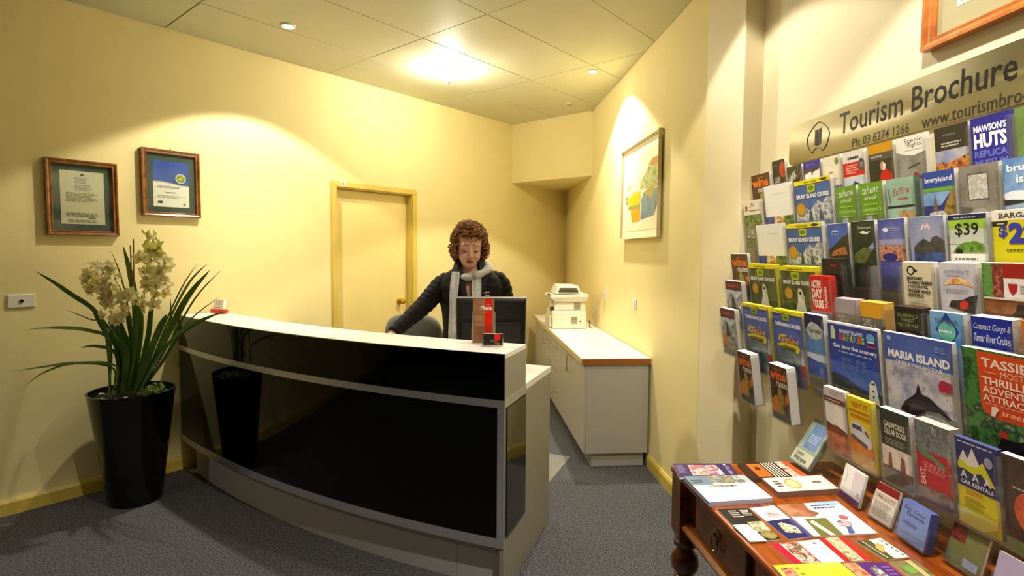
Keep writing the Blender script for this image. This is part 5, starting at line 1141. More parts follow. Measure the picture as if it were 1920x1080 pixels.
brochure(d3, -2.231, 1.606, 0.112, DL, 0.014, 'yellow BARGAIN brochure with a blue $29 at the right of the third row', sq([('R', 0, 0, 1, 1, '#d8cc14'), ('R', 0, 0.87, 1, 1, '#ece4d4'), ('T', 'BARGAIN', 0.16, 0.895, 1.0, 0.965, '#3a3632', {'bold': 0.02}), ('P', [(0.0, 0.80), (0.32, 0.80), (0.36, 0.86), (0.0, 0.86)], '#2c2c2c'), ('L', 0.12, 0.815, 0.3, 0.845, 1, '#d8d8d0'), ('T', '$', 0.14, 0.64, 0.34, 0.80, '#3c3ca8', {'bold': 0.03}), ('T', '29', 0.36, 0.56, 0.98, 0.84, '#3c3ca8', {'bold': 0.05}), ('L', 0.3, 0.47, 0.8, 0.51, 1, '#5a560c')], 0.86))
# --- row 4
d4 = 0.072
brochure(d4, -0.985, 1.502, 0.150, DL, 0.014, 'wine routes brochure at the left end of the fourth row', wine())
brochure(d4, -1.150, 1.459, 0.205, A4, 0.022, 'Bruny Island Traveller brochure with white bird, left of the pair', sq(traveller(), 0.8), mat('#e8d81c', 0.5))
brochure(d4, -1.393, 1.456, 0.215, A4, 0.026, 'Bruny Island Traveller brochure with white bird, right of the pair', sq(traveller(), 0.8), mat('#e8d81c', 0.5))
brochure(d4 - 0.004, -1.636, 1.487, 0.104, DL, 0.022, 'plain charcoal brochure behind the red day tours card', [('R', 0, 0, 1, 1, '#2f2a22'), ('R', 0.42, 0.88, 0.72, 0.905, '#a8241c'), ('L', 0.2, 0.5, 0.8, 0.6, 3, '#4a4438')], mat('#2f2a22', 0.6))
brochure(d4 - 0.01, -1.752, 1.478, 0.104, DL, 0.020, '', None)
brochure(d4 - 0.01, -1.870, 1.478, 0.104, DL, 0.020, '', None)
brochure(d4, -1.996, 1.482, 0.105, DL, 0.014, 'cream brochure reading BEFORE THERE WERE CONVICTS on the fourth row', sq([('R', 0, 0, 1, 1, '#dfd3b4'), ('E', 0.27, 0.865, 0.13, 0.075, '#1c1a16'), ('E', 0.27, 0.865, 0.085, 0.05, '#dfd3b4'), ('P', [(0.38, 0.90), (0.50, 0.87), (0.38, 0.84)], '#1c1a16')] + [('T', t_, 0.14, 0.72 - i * 0.068, 0.14 + w__, 0.768 - i * 0.068, '#211e18', {'bold': 0.045}) for i, (t_, w__) in enumerate((('BEFORE', 0.50), ('THERE WERE', 0.78), ('CONVICTS,', 0.66), ('THERE WAS', 0.72), ('WHISKY.', 0.52)))] + [('L', 0.16, 0.30, 0.84, 0.40, 3, '#a89e84')], 0.82))
brochure(d4, -2.116, 1.482, 0.106, DL, 0.026, 'white brochure with an orange streak above dark hills on the fourth row', sq([('R', 0, 0, 1, 1, P('#c4c0cc', '#d4d0d8', '#b8b4c4', s=5)), ('T', 'EXPERIENCE', 0.14, 0.83, 0.82, 0.89, '#8a98b4', {'shear': 0.2}), ('L', 0.2, 0.79, 0.6, 0.815, 1, '#c07060'), ('P', [(0.10, 0.64), (0.24, 0.72), (0.56, 0.78), (0.78, 0.72), (0.92, 0.62), (0.70, 0.67), (0.4, 0.67)], P('#d86a1c', '#f0b45c', '#f4e0c0', '#c83c1c', s=30)), ('L', 0.16, 0.52, 0.9, 0.60, 3, '#aaa6b4'), ('P', [(0.22, 0.30), (0.9, 0.22), (1, 0.52), (0.76, 0.48), (0.6, 0.42), (0.3, 0.40)], P('#1c1c18', '#34322a', '#26241e', s=18)), ('P', [(0.52, 0.28), (0.7, 0.28), (0.76, 0.38), (0.66, 0.42), (0.54, 0.38)], '#d83018')], 0.76))
brochure(d4, -2.236, 1.484, 0.125, DL, 0.014, 'brochure with a strawberry label and man in a hat at the right edge', [('R', 0, 0, 1, 1, P('#6a3c1c', '#8c5428', '#3a2414', s=14)), ('R', 0, 0.62, 0.2, 1, P('#3c7a34', '#6a9c4c', '#2c5a24', s=40)), ('R', 0.2, 0.62, 0.42, 1, P('#5a1c14', '#8c3c2c', '#c09080', s=50)), ('R', 0.42, 0.62, 1, 1, '#e8e2e0'), ('R', 0.42, 0.84, 1, 1, '#a02418'), ('P', [(0.50, 0.78), (0.68, 0.78), (0.66, 0.70), (0.58, 0.65), (0.52, 0.70)], '#b01c24'), ('P', [(0.52, 0.78), (0.59, 0.815), (0.66, 0.78)], '#d8d8d0'), ('L', 0.72, 0.68, 0.96, 0.78, 3, '#b0a8a8'), ('R', 0.02, 0.60, 1, 0.62, '#d8d4cc'), ('E', 0.74, 0.36, 0.13, 0.13, '#b07850'), ('P', [(0.54, 0.44), (0.62, 0.48), (0.66, 0.56), (0.84, 0.56), (0.88, 0.47), (0.98, 0.44), (0.76, 0.42)], '#2c2418'), ('R', 0.0, 0.3, 0.5, 0.42, P('#6a4a3c', '#a08078', s=50))])
# --- row 5
d5 = 0.095
brochure(d5, -0.985, 1.380, 0.150, DL, 0.020, 'purple topped tours brochure on the fifth row, upper of two', btours())
brochure(d5 + 0.006, -1.624, 1.429, 0.104, DL, 0.022, 'red Active Day Tours card standing tall in its pocket', [('R', 0, 0, 1, 1, P('#6a7088', '#9aa0b0', '#c04030', s=24)), ('R', 0, 0.42, 1, 1, '#d42014'), ('T', 'ACTIVE', 0.06, 0.80, 0.56, 0.93, '#f6e8e0', {'bold': 0.05}), ('T', 'DAY', 0.06, 0.63, 0.60, 0.79, '#f6e8e0', {'bold': 0.05}), ('T', 'TOURS', 0.06, 0.47, 0.62, 0.615, '#f6e8e0', {'bold': 0.05}), ('T', 'TASMANIA', 0.70, 0.48, 0.84, 0.84, '#f6e8e0', {'bold': 0.03, 'vert': 1}), ('R', 0.64, 0.44, 0.65, 0.98, '#f0a89c')], mat('#d43020', 0.5))
brochure(d5, -1.752, 1.361, 0.098, DL, 0.030, 'thick stack with a lilac grey top band on the fifth row', [('R', 0, 0, 1, 1, '#2c2620'), ('R', 0, 0.78, 1, 1, '#a89aa4'), ('R', 0, 0.58, 1, 0.78, '#80746c'), ('T', 'PORT', 0.1, 0.70, 0.46, 0.755, '#d4ccc0'), ('T', 'ARTHUR', 0.1, 0.63, 0.60, 0.685, '#d4ccc0'), ('E', 0.6, 0.46, 0.12, 0.10, '#c06a2c')], mat('#b4a6ac', 0.6))
brochure(d5, -1.867, 1.361, 0.097, DL, 0.031, 'thick stack with a mustard orange top band on the fifth row', [('R', 0, 0, 1, 1, '#241f18'), ('R', 0, 0.78, 1, 1, '#e0a018'), ('R', 0, 0.58, 1, 0.78, '#6c655a'), ('T', 'PORT', 0.08, 0.70, 0.42, 0.755, '#d4ccc0'), ('T', 'ARTHUR', 0.08, 0.625, 0.66, 0.69, '#d4ccc0'), ('P', [(0.40, 0.36), (0.66, 0.36), (0.62, 0.56), (0.48, 0.56)], '#a87a70')], mat('#e8b04a', 0.6))
brochure(d5, -2.003, 1.360, 0.094, DL, 0.026, 'black Salamanca Market visitor map brochure on the fifth row', sq([('R', 0, 0, 1, 1, '#221f16'), ('T', 'SALAMANCA', 0.10, 0.84, 0.86, 0.90, '#9aa05c'), ('T', 'MARKET', 0.24, 0.77, 0.72, 0.825, '#9aa05c'), ('T', 'VISITOR MAP', 0.10, 0.69, 0.86, 0.75, '#9aa05c'), ('E', 0.5, 0.50, 0.34, 0.12, P('#8a9060', '#c8b894', '#7a3c2c', '#4a5a34', s=60))], 0.85), mat('#3a2420', 0.6))
brochure(d5, -2.122, 1.359, 0.098, DL, 0.012, 'light blue brochure with a navy diamond emblem on the fifth row', sq([('R', 0, 0, 1, 1, P('#5f9ad4', '#78b0e0', '#4a86c8', s=4)), ('P', [(0.16, 0.74), (0.50, 1.0), (0.86, 0.74), (0.50, 0.46)], '#243a8c'), ('E', 0.50, 0.73, 0.26, 0.15, P('#4aa88c', '#6cc0a8', '#3c7ca8', s=20)), ('L', 0.26, 0.70, 0.74, 0.76, 1, '#e0ecf0'), ('T', 'TASMANIA', 0.14, 0.84, 0.84, 0.905, '#5a6478', {'shear': 0.2})], 0.85))
brochure(d5, -2.240, 1.359, 0.100, DL, 0.028, 'royal blue Cataract Gorge brochure with a white block top on the fifth row', [('R', 0, 0, 1, 1, P('#2c2018', '#5a4030', '#8c7058', '#1c1612', s=16)), ('R', 0, 0.66, 1, 1, '#1f2f9c'), ('T', 'Cataract Gorge &', 0.06, 0.84, 0.96, 0.93, '#e8ecf8', {'shear': 0.3}), ('T', 'Tamar River Cruises', 0.06, 0.72, 0.96, 0.81, '#e8ecf8', {'shear': 0.3}), ('P', [(0, 0.60), (0.4, 0.52), (0.7, 0.52), (1, 0.60), (1, 0.66), (0, 0.66)], '#d8d4d0')])
brochure(d5, -2.360, 1.362, 0.100, DL, 0.020, 'bright orange brochure showing only its edge at the far right', [('R', 0, 0, 1, 1, '#d87018')], mat('#e08a30', 0.6))
# --- row 6
d6 = 0.115
brochure(d6, -0.985, 1.254, 0.140, DL, 0.020, 'purple topped tours brochure lowest at the left end, lower of two', btours())
brochure(d6, -1.189, 1.295, 0.202, A4 * 0.94, 0.020, 'blue Tasmanian Cruises brochure with yellow boat, left of the pair', sq(tascruise(), 0.76), mat('#e8d81c', 0.5))
brochure(d6, -1.418, 1.294, 0.192, A4 * 0.94, 0.022, 'blue Tasmanian Cruises brochure with yellow boat, right of the pair', sq(tascruise(), 0.76), mat('#e8d81c', 0.5))
brochure(d6, -1.622, 1.298, 0.103, DL * 1.2, 0.018, 'blue brochure with a silver cloud emblem beside the cruise brochures', [('R', 0, 0, 1, 1, P('#3c6cb8', '#5a88c8', s=4)), ('R', 0, 0.8, 1, 1, '#201c58'), ('P', [(0.06, 0.76), (0.2, 0.86), (0.4, 0.90), (0.7, 0.87), (0.95, 0.80), (0.90, 0.70), (0.6, 0.66), (0.3, 0.66)], P('#9aa4a8', '#c4ccd0', '#7a8488', s=30)), ('T', 'Tasmania', 0.18, 0.75, 0.84, 0.81, '#4a5458', {'bold': 0.02}), ('R', 0, 0.36, 1, 0.46, '#c4d4e8'), ('P', [(0, 0.1), (1, 0.1), (1, 0.30), (0.5, 0.36), (0, 0.40)], P('#1c3a94', '#2c4aa8', '#5a80c8', s=10)), ('R', 0, 0, 1, 0.16, P('#4a4a38', '#8a8878', '#2c2c20', s=40))])
brochure(d6, -1.748, 1.287, 0.222, A4, 0.010, 'large blue Bruny Island Safaris brochure with a white lighthouse', sq([('R', 0, 0, 1, 1, P('#1c2c90', '#24389c', '#2c48ac', s=3)), ('R', 0, 0.0, 1, 0.45, P('#2c48b0', '#4a68c0', '#3858b8', s=4)), ('R', 0, 0.975, 1, 1, '#f0eef0'), ('T', 'BRUNY ISLAND', 0.26, 0.865, 0.72, 0.915, '#e8eaf4', {'bold': 0.02})] + [('T', ch_, 0.24 + i * 0.075, 0.765, 0.305 + i * 0.075, 0.86, co, {'bold': 0.06}) for i, (ch_, co) in enumerate(zip('SAFARIS', ('#d83a2c', '#e8a020', '#58a83c', '#e0c820', '#3c9cc8', '#d8582c', '#8ac040')))] +
         [('P', [(0.06, 0.76), (0.16, 0.76), (0.17, 0.86), (0.14, 0.95), (0.08, 0.94), (0.07, 0.85)], '#c8d8a0'), ('E', 0.87, 0.87, 0.08, 0.06, '#6aa8d8'), ('L', 0.81, 0.80, 0.94, 0.84, 1, '#e8eef4'), ('R', 0.80, 0.745, 0.95, 0.77, '#c03040'), ('T', 'Get into the scenery', 0.10, 0.635, 0.97, 0.705, '#f4f6fa', {'bold': 0.02}), ('L', 0.2, 0.59, 0.9, 0.62, 1, '#b0bce0'), ('L', 0.26, 0.38, 0.50, 0.54, 6, '#6a80c8'), ('L', 0.56, 0.38, 0.80, 0.54, 6, '#6a80c8'),
          ('P', [(0, 0.08), (1, 0.08), (1, 0.14), (0.6, 0.16), (0.3, 0.25), (0.1, 0.28), (0, 0.26)], P('#2c3448', '#3a4458', s=10)), ('R', 0, 0, 1, 0.10, P('#3a3c20', '#5c5c34', '#8a7a4c', s=26)), ('P', [(0.18, 0.04), (0.5, 0.14), (0.68, 0.06), (0.68, 0.0), (0.3, 0.0)], '#6a5838'), ('P', [(0.75, 0.02), (0.95, 0.02), (0.91, 0.27), (0.79, 0.27)], '#e4e6e8'), ('P', [(0.79, 0.27), (0.91, 0.27), (0.87, 0.32), (0.83, 0.32)], '#e4e6e8'), ('R', 0.82, 0.265, 0.89, 0.29, '#2c3048'), ('R', 0.835, 0.17, 0.865, 0.195, '#3a3e50'), ('R', 0.835, 0.10, 0.865, 0.125, '#3a3e50')], 0.78))
brochure(d6, -1.992, 1.288, 0.222, A4, 0.012, 'large blue Maria Island brochure with a leaping dolphin', sq([('R', 0, 0, 1, 1, P('#8c8cb0', '#b0aec4', '#d0ccd4', '#7a7a9c', s=14)), ('R', 0, 0.66, 1, 1, P('#3a4ca4', '#4a60b4', '#5870bc', s=6)), ('T', 'MARIA ISLAND', 0.06, 0.70, 0.96, 0.80, '#f2f2f4', {'bold': 0.045}), ('T', 'CRUISE & WALK DAY TOUR', 0.18, 0.635, 0.86, 0.68, '#e4e6f0', {'bold': 0.02}), ('E', 0.09, 0.93, 0.035, 0.028, '#a8b4e0'), ('L', 0.78, 0.86, 0.92, 0.93, 3, '#9aa8dc'), ('L', 0.12, 0.50, 0.36, 0.59, 4, '#8a8a9c'), ('P', [(0.80, 0.44), (0.97, 0.44), (0.97, 0.55), (0.84, 0.57), (0.79, 0.51)], '#b02848'),
          ('P', [(0.20, 0.08), (0.28, 0.20), (0.42, 0.30), (0.46, 0.34), (0.50, 0.46), (0.54, 0.34), (0.66, 0.32), (0.80, 0.24), (0.98, 0.12), (0.78, 0.18), (0.60, 0.16), (0.48, 0.08), (0.34, 0.04)], '#241a20'), ('P', [(0.34, 0.10), (0.50, 0.14), (0.60, 0.18), (0.50, 0.20), (0.36, 0.18)], '#4a3a34')], 0.78))
brochure(d6, -2.241, 1.287, 0.222, A4, 0.012, 'green forest brochure with an orange Tassie\'s Most Thrilling panel', sq([('R', 0, 0, 1, 1, P('#2c5a24', '#4a8a3c', '#1c2c18', '#8aa878', s=20)), ('P', [(0.17, 0.98), (1, 0.98), (1, 0.36), (0.35, 0.36), (0.22, 0.40), (0.19, 0.46)], '#d8501c'), ('T', 'TASSIE\'S', 0.22, 0.84, 0.80, 0.93, '#f8ece4', {'bold': 0.02}), ('T', 'MOST', 0.42, 0.765, 0.66, 0.825, '#f0c8b4'), ('R', 0.24, 0.79, 0.38, 0.796, '#f0c8b4'), ('R', 0.70, 0.79, 0.9, 0.796, '#f0c8b4'), ('T', 'THRILLING', 0.22, 0.675, 0.86, 0.75, '#f8ece4', {'bold': 0.02}), ('T', 'ADVENTURE', 0.22, 0.595, 0.88, 0.66, '#f8ece4', {'bold': 0.01}), ('T', 'ATTRACTION', 0.22, 0.515, 0.92, 0.58, '#f8ece4', {'bold': 0.01}), ('R', 0.24, 0.495, 0.9, 0.50, '#f0c8b4'), ('P', [(0.30, 0.38), (0.34, 0.38), (0.36, 0.42), (0.39, 0.46), (0.36, 0.48), (0.31, 0.47)], '#f4e4dc'), ('T', 'treetop', 0.42, 0.395, 0.78, 0.455, '#f0c8b4', {'shear': 0.2}),
          ('E', 0.42, 0.23, 0.05, 0.035, '#c03c1c'), ('P', [(0.34, 0.06), (0.58, 0.06), (0.60, 0.16), (0.80, 0.26), (0.78, 0.28), (0.56, 0.20), (0.40, 0.20)], '#1c1a24')], 0.82))
# --- row 7
d7 = 0.135
brochure(d7, -1.197, 1.091, 0.112, DL, 0.034, 'wine routes brochure alone in the lowest left pocket', wine())
brochure(d7, -1.445, 1.088, 0.118, DL, 0.034, 'wine routes brochure in the lowest pocket, nearer the leaning display', wine())
brochure(d7, -1.773, 1.079, 0.100, DL, 0.016, 'pale sky and red earth brochure at the left of the lowest row', [('R', 0, 0, 1, 1, P('#a8542c', '#c88060', '#7a3a20', s=18)), ('R', 0, 0.36, 1, 0.78, P('#b0bcd4', '#dcdce4', '#f0ece8', s=4)), ('P', [(0, 0.30), (1, 0.32), (1, 0.38), (0.5, 0.44), (0.3, 0.42), (0, 0.46)], P('#4a2c1c', '#8a4a34', '#3a2418', s=34)), ('R', 0, 0.86, 1, 1, '#d4c8d0'), ('L', 0.3, 0.9, 0.9, 0.98, 2, '#a89ca4'), ('R', 0, 0.78, 1, 0.86, '#6a4038'), ('L', 0.1, 0.80, 0.9, 0.84, 1, '#d0b8ac')])
brochure(d7, -1.882, 1.077, 0.103, DL, 0.014, 'yellow brochure with a white camper van on the lowest row', [('R', 0, 0, 1, 1, '#e4c81c'), ('R', 0, 0.0, 1, 0.22, P('#c8904c', '#e0b070', '#b07838', s=14)), ('T', 'RENT IT', 0.2, 0.86, 0.84, 0.94, '#c07814', {'bold': 0.03}), ('R', 0.06, 0.79, 0.9, 0.82, '#c07814'), ('R', 0.10, 0.71, 0.9, 0.75, '#c07814'), ('P', [(0, 0.22), (1, 0.22), (1, 0.36), (0.5, 0.32), (0, 0.42)], P('#c86a14', '#e08c24', s=20)), ('P', [(0.08, 0.40), (0.06, 0.52), (0.14, 0.62), (0.40, 0.66), (0.72, 0.60), (0.92, 0.46), (0.94, 0.36), (0.74, 0.30)], '#cfd0d8'), ('P', [(0.14, 0.54), (0.18, 0.60), (0.54, 0.60), (0.56, 0.53)], '#4a4a68'), ('P', [(0.66, 0.53), (0.84, 0.46), (0.80, 0.52), (0.68, 0.58)], '#4a4a68'), ('P', [(0.08, 0.40), (0.74, 0.30), (0.74, 0.36), (0.1, 0.45)], '#5a5660')], mat('#e8dc50', 0.6))
brochure(d7, -2.016, 1.078, 0.104, DL, 0.020, 'dark green Gasworks Cellar Door brochure on the lowest row', [('R', 0, 0, 1, 1, '#3a3e30'), ('T', 'GASWORKS', 0.12, 0.76, 0.84, 0.84, '#d8d8c4', {'bold': 0.03}), ('T', 'CELLAR DOOR', 0.12, 0.665, 0.88, 0.745, '#d8d8c4', {'bold': 0.03}), ('L', 0.14, 0.53, 0.86, 0.62, 3, '#9a9c88'), ('R', 0, 0.22, 1, 0.50, P('#d0c4b8', '#e0d8d0', '#b8a89c', s=8)), ('P', [(0.18, 0.2), (0.34, 0.2), (0.32, 0.42), (0.24, 0.42)], '#8a4a34'), ('P', [(0.58, 0.2), (0.78, 0.2), (0.76, 0.40), (0.66, 0.42)], '#8a4a34'), ('R', 0, 0, 1, 0.22, P('#3a3430', '#5a5048', '#2c2c24', s=20))])
brochure(d7, -2.137, 1.082, 0.105, DL, 0.026, 'red brochure with a green leaf and photo top on the lowest row', [('R', 0, 0, 1, 1, '#b81c20'), ('R', 0, 0.64, 1, 1, P('#3a3c34', '#7a8088', '#55584c', '#a8b0b8', s=24)), ('P', [(0.0, 0.62), (0.2, 0.66), (0.5, 0.60), (0.9, 0.52), (0.7, 0.48), (0.5, 0.54), (0.2, 0.56)], P('#3c6a48', '#5a8a64', s=20)), ('L', 0.2, 0.38, 0.9, 0.50, 4, '#e0888c'), ('T', 'EAST', 0.08, 0.2, 0.24, 0.4, '#e8c8c4', {'vert': 1, 'bold': 0.03}), ('R', 0, 0, 1, 0.18, P('#4a2c20', '#8a5a44', '#2c1c14', s=22))], mat('#c8b8b0', 0.6))
brochure(d7, -2.257, 1.077, 0.105, DL, 0.012, 'yellow and navy AAA brochure with white peaks on the lowest row', [('R', 0, 0, 1, 1, '#d8d420'), ('R', 0, 0.44, 1, 1, '#2c3474'), ('L', 0.06, 0.94, 0.94, 0.975, 1, '#c8ccdc'), ('P', [(0.04, 0.70), (0.20, 0.87), (0.30, 0.78), (0.42, 0.92), (0.62, 0.70)], '#e4e2e4'), ('P', [(0.04, 0.69), (0.10, 0.75), (0.3, 0.70), (0.52, 0.72), (0.66, 0.80), (0.92, 0.56), (0.80, 0.56), (0.60, 0.66), (0.40, 0.62), (0.2, 0.65), (0.06, 0.64)], '#d0d81c')] + [('T', 'A', x, 0.545, x + 0.17, 0.635, '#e4e6f0', {'bold': 0.03}) for x in (0.10, 0.38, 0.66)] + [('T', 'CAR RENTALS', 0.10, 0.475, 0.88, 0.525, '#e4e6f0', {'bold': 0.03}), ('E', 0.80, 0.82, 0.10, 0.06, '#9aa4c4'), ('L', 0.2, 0.36, 0.76, 0.42, 2, '#c87a20'), ('L', 0.16, 0.22, 0.66, 0.33, 4, '#a09820'), ('P', [(0, 0), (0.6, 0), (0.9, 0.10), (0.95, 0.2), (0, 0.2)], '#e0dc70')], mat('#4a508c', 0.6))
brochure(d7, -2.372, 1.077, 0.105, DL, 0.014, 'dark brochure with an orange flower cut off at the right of the lowest row', [('R', 0, 0, 1, 1, P('#2c1c10', '#4a2c18', '#1c1610', s=14)), ('E', 0.55, 0.45, 0.34, 0.22, P('#c8441c', '#e07030', '#a83414', s=14)), ('E', 0.8, 0.25, 0.3, 0.16, P('#c8441c', '#e07030', s=14)), ('L', 0.2, 0.66, 0.9, 0.70, 1, '#c8b8a0'), ('R', 0, 0, 1, 0.12, P('#4a6a34', '#8a9c70', s=18))])

# ------------------------------------------------------------------ brochures lying on the table
def flat(label, quad, th, layers, z0=TZ + 0.0005, paper=M_PAPER, cat='brochure', name='brochure'):
    """quad: (s, d) of top-left, top-right, bottom-right, bottom-left as read from the aisle"""
    q = [WB(s, d) for s, d in quad]; c = sum(q, Vector()) / 4; c.z = z0
    L = [p - Vector((c.x, c.y, 0)) for p in q]
    o = MB().prism([(p.x, p.y) for p in reversed(L)], 0, th, paper).build(name, None, T3(*c))
    tag(o, label, cat, 'printed matter lying on the table')
    def place(u, v, h):
        top = L[0].lerp(L[1], u); bot = L[3].lerp(L[2], u); p = bot.lerp(top, v); return (p.x, p.y, th + h)
    art_mesh(layers, place).build('cover', o, fix=False)
    return o
flat('purple booklet with a flower photo at the far corner of the table', [(-1.585, 0.556), (-1.597, 0.352), (-1.704, 0.375), (-1.705, 0.578)], 0.007, [('R', 0, 0, 1, 1, '#382258'), ('P', [(0.24, 0.12), (0.80, 0.12), (0.72, 0.88), (0.24, 0.88)], P('#c83c34', '#e8d0d4', '#d87a4c', '#7a3c7c', '#f0e8ea', s=30)), ('L', 0.03, 0.3, 0.18, 0.9, 7, '#8a78a8'), ('T', 'GALLERY', 0.88, 0.12, 0.94, 0.80, '#e8e0f0', {'vert': -1, 'space': 1.6}), ('E', 0.88, 0.88, 0.02, 0.05, '#f0e8f4')])
flat('thick white booklet with a coast photo strip on the table corner', [(-1.714, 0.568), (-1.714, 0.362), (-1.890, 0.361), (-1.905, 0.567)], 0.014, [('R', 0, 0, 1, 1, '#e8ebf2'), ('R', 0, 0.66, 1, 1, P('#8a9cb0', '#c4ccd4', '#6a6a54', '#a89878', s=16)), ('R', 0, 0.62, 0.34, 1, P('#5a7088', '#748a9c', s=8)), ('L', 0.04, 0.70, 0.24, 0.86, 2, '#30404c'), ('R', 0.24, 0.52, 0.70, 0.585, P('#2c3440', '#c0b080', '#4a6a44', '#e8e8e8', s=60)), ('L', 0.1, 0.2, 0.4, 0.3, 2, '#ccd2dc')], paper=mat('#b8bcd8', 0.6))
flat('orange and black striped magazine at the back of the table', [(-1.608, 0.330), (-1.604, 0.146), (-1.736, 0.150), (-1.745, 0.345)], 0.012, [('R', 0, 0, 1, 1, '#3a2418'), ('P', [(0.14, 0.1), (0.40, 0.1), (0.40, 0.9), (0.14, 0.9)], '#d86a20'), ('E', 0.27, 0.6, 0.05, 0.12, '#4a2410')] + [('R', 0.43 + i * 0.055, 0.05, 0.455 + i * 0.055, 0.95, '#e0d4c4') for i in range(5)] + [('P', [(0.72, 0.0), (0.88, 0.0), (0.88, 1), (0.72, 1)], P('#2c2018', '#e8dccc', '#a84a20', s=40)), ('R', 0.88, 0, 1, 1, '#d0541c')], paper=mat('#5a4a40', 0.6))
flat('thick cream booklet with an orange ring lying before the leaning display', [(-1.756, 0.321), (-1.744, 0.110), (-1.848, 0.122), (-1.860, 0.327)], 0.018, [('R', 0, 0, 1, 1, '#f1e8d4'), ('E', 0.38, 0.50, 0.12, 0.36, '#d8a050'), ('E', 0.38, 0.50, 0.095, 0.28, '#e8c894'), ('L', 0.10, 0.3, 0.22, 0.8, 3, '#4a3c30'), ('L', 0.72, 0.4, 0.86, 0.7, 1, '#7a6a5c')], paper=mat('#8a6a58', 0.6))
flat('black leaflet with photo squares near the front table edge', [(-1.927, 0.552), (-1.927, 0.458), (-2.104, 0.462), (-2.114, 0.552)], 0.003, [('R', 0, 0, 1, 1, '#2a2420'), ('L', 0.25, 0.70, 0.60, 0.95, 4, '#d8d0c4'), ('L', 0.64, 0.74, 0.95, 0.95, 4, '#d8d0c4'), ('R', 0.5, 0.24, 1, 0.55, P('#c8c098', '#8a8458', '#e4dcc0', s=40)), ('E', 0.78, 0.14, 0.24, 0.12, P('#6a6434', '#a89c5c', s=40))])
flat('pale mint card resting on the black leaflet at the table edge', [(-2.028, 0.556), (-2.025, 0.512), (-2.116, 0.506), (-2.116, 0.553)], 0.002, [('R', 0, 0, 1, 1, P('#a8dccc', '#c0e8dc', '#d8f0e8', s=10)), ('L', 0.3, 0.3, 0.7, 0.8, 3, '#e8f6f0')], z0=TZ + 0.0045, name='card')
flat('navy leaflet with a ship and white top in the table middle', [(-1.928, 0.453), (-1.916, 0.372), (-2.096, 0.371), (-2.107, 0.442)], 0.003, [('R', 0, 0, 1, 1, '#2c2c60'), ('R', 0, 0.55, 1, 1, '#e8eef8'), ('P', [(0.3, 0.66), (0.6, 0.62), (0.9, 0.66), (0.85, 0.72), (0.5, 0.80), (0.3, 0.78)], P('#b02c34', '#e8c8c8', '#3a3440', s=50)), ('P', [(0.20, 0.18), (0.78, 0.10), (0.86, 0.3), (0.5, 0.46), (0.3, 0.44)], P('#e8e0b8', '#8a8454', '#fff8dc', '#3a3828', s=60)), ('R', 0.86, 0, 1, 0.52, '#4a4aa0')])
flat('large white brochure with brown and olive corner in the table middle', [(-1.915, 0.362), (-1.904, 0.166), (-2.094, 0.184), (-2.099, 0.366)], 0.004, [('R', 0, 0, 1, 1, '#eef0ee'), ('P', [(0, 0.6), (0.36, 0.55), (0.5, 0.66), (0.4, 0.78), (0.44, 1), (0, 1)], P('#7a3c1c', '#a86a48', '#c89070', s=10)), ('P', [(0.1, 0.0), (0.46, 0.0), (0.50, 0.5), (0.16, 0.5)], P('#6a6c30', '#7c7e40', s=8)), ('P', [(0.26, 0.0), (0.34, 0.0), (0.26, 0.46), (0.18, 0.40)], '#e8e4d4'), ('E', 0.68, 0.30, 0.11, 0.10, P('#a04a54', '#d8c0c4', '#4a4448', s=50)), ('E', 0.78, 0.48, 0.07, 0.07, '#b85a64'), ('L', 0.5, 0.78, 0.9, 0.94, 2, '#4a5a88'), ('P', [(0.56, 0.02), (0.66, 0.02), (0.72, 0.2), (0.64, 0.2)], '#4a5a98'), ('R', 0.6, 0.9, 1, 1, '#9cc0e4')])
flat('red and white folded menu near the front of the table', [(-2.128, 0.505), (-2.104, 0.289), (-2.219, 0.299), (-2.219, 0.497)], 0.003, [('R', 0, 0, 1, 1, '#eeeae8'), ('R', 0, 0, 0.12, 1, '#c81c34'), ('P', [(0.12, 0), (0.34, 0), (0.34, 1), (0.14, 1)], P('#c83c24', '#e8d8c8', '#3a2c20', '#e08a54', s=40)), ('R', 0.34, 0, 0.355, 1, '#d02030'), ('L', 0.52, 0.78, 0.58, 0.92, 1, '#8a8478'), ('R', 0.66, 0, 0.74, 1, '#c82020'), ('P', [(0.74, 0), (0.92, 0), (0.92, 1), (0.74, 1)], P('#a89870', '#e0d4b0', '#5a4a30', s=50)), ('R', 0.92, 0, 1, 1, '#d02828')])
flat('small green and white landscape card beside the acrylic stands', [(-2.129, 0.270), (-2.118, 0.194), (-2.210, 0.191), (-2.218, 0.260)], 0.003, [('R', 0, 0, 1, 1, P('#3a3a1c', '#5a5a2c', '#2c2a18', s=20)), ('P', [(0.4, 0), (1, 0), (1, 1), (0.5, 1)], '#eeeade'), ('P', [(0.3, 0.3), (0.7, 0.6), (0.6, 0.8), (0.3, 0.6)], P('#d8c070', '#a89040', s=30)), ('L', 0.84, 0.06, 0.92, 0.94, 5, '#5a564c'), ('R', 0.15, 0.05, 0.19, 0.95, '#d8d4c0')])
flat('bright yellow brochure at the near front of the table', [(-2.226, 0.555), (-2.224, 0.384), (-2.345, 0.386), (-2.352, 0.556)], 0.006, [('R', 0, 0, 1, 1, P('#d8e024', '#e4ea4c', '#c8d018', s=8)), ('P', [(0.0, 0), (0.2, 0), (0.24, 0.9), (0.06, 0.9)], P('#c83424', '#e8a88c', '#5a2c20', s=40)), ('L', 0.27, 0.05, 0.34, 0.95, 5, '#a89c10')])
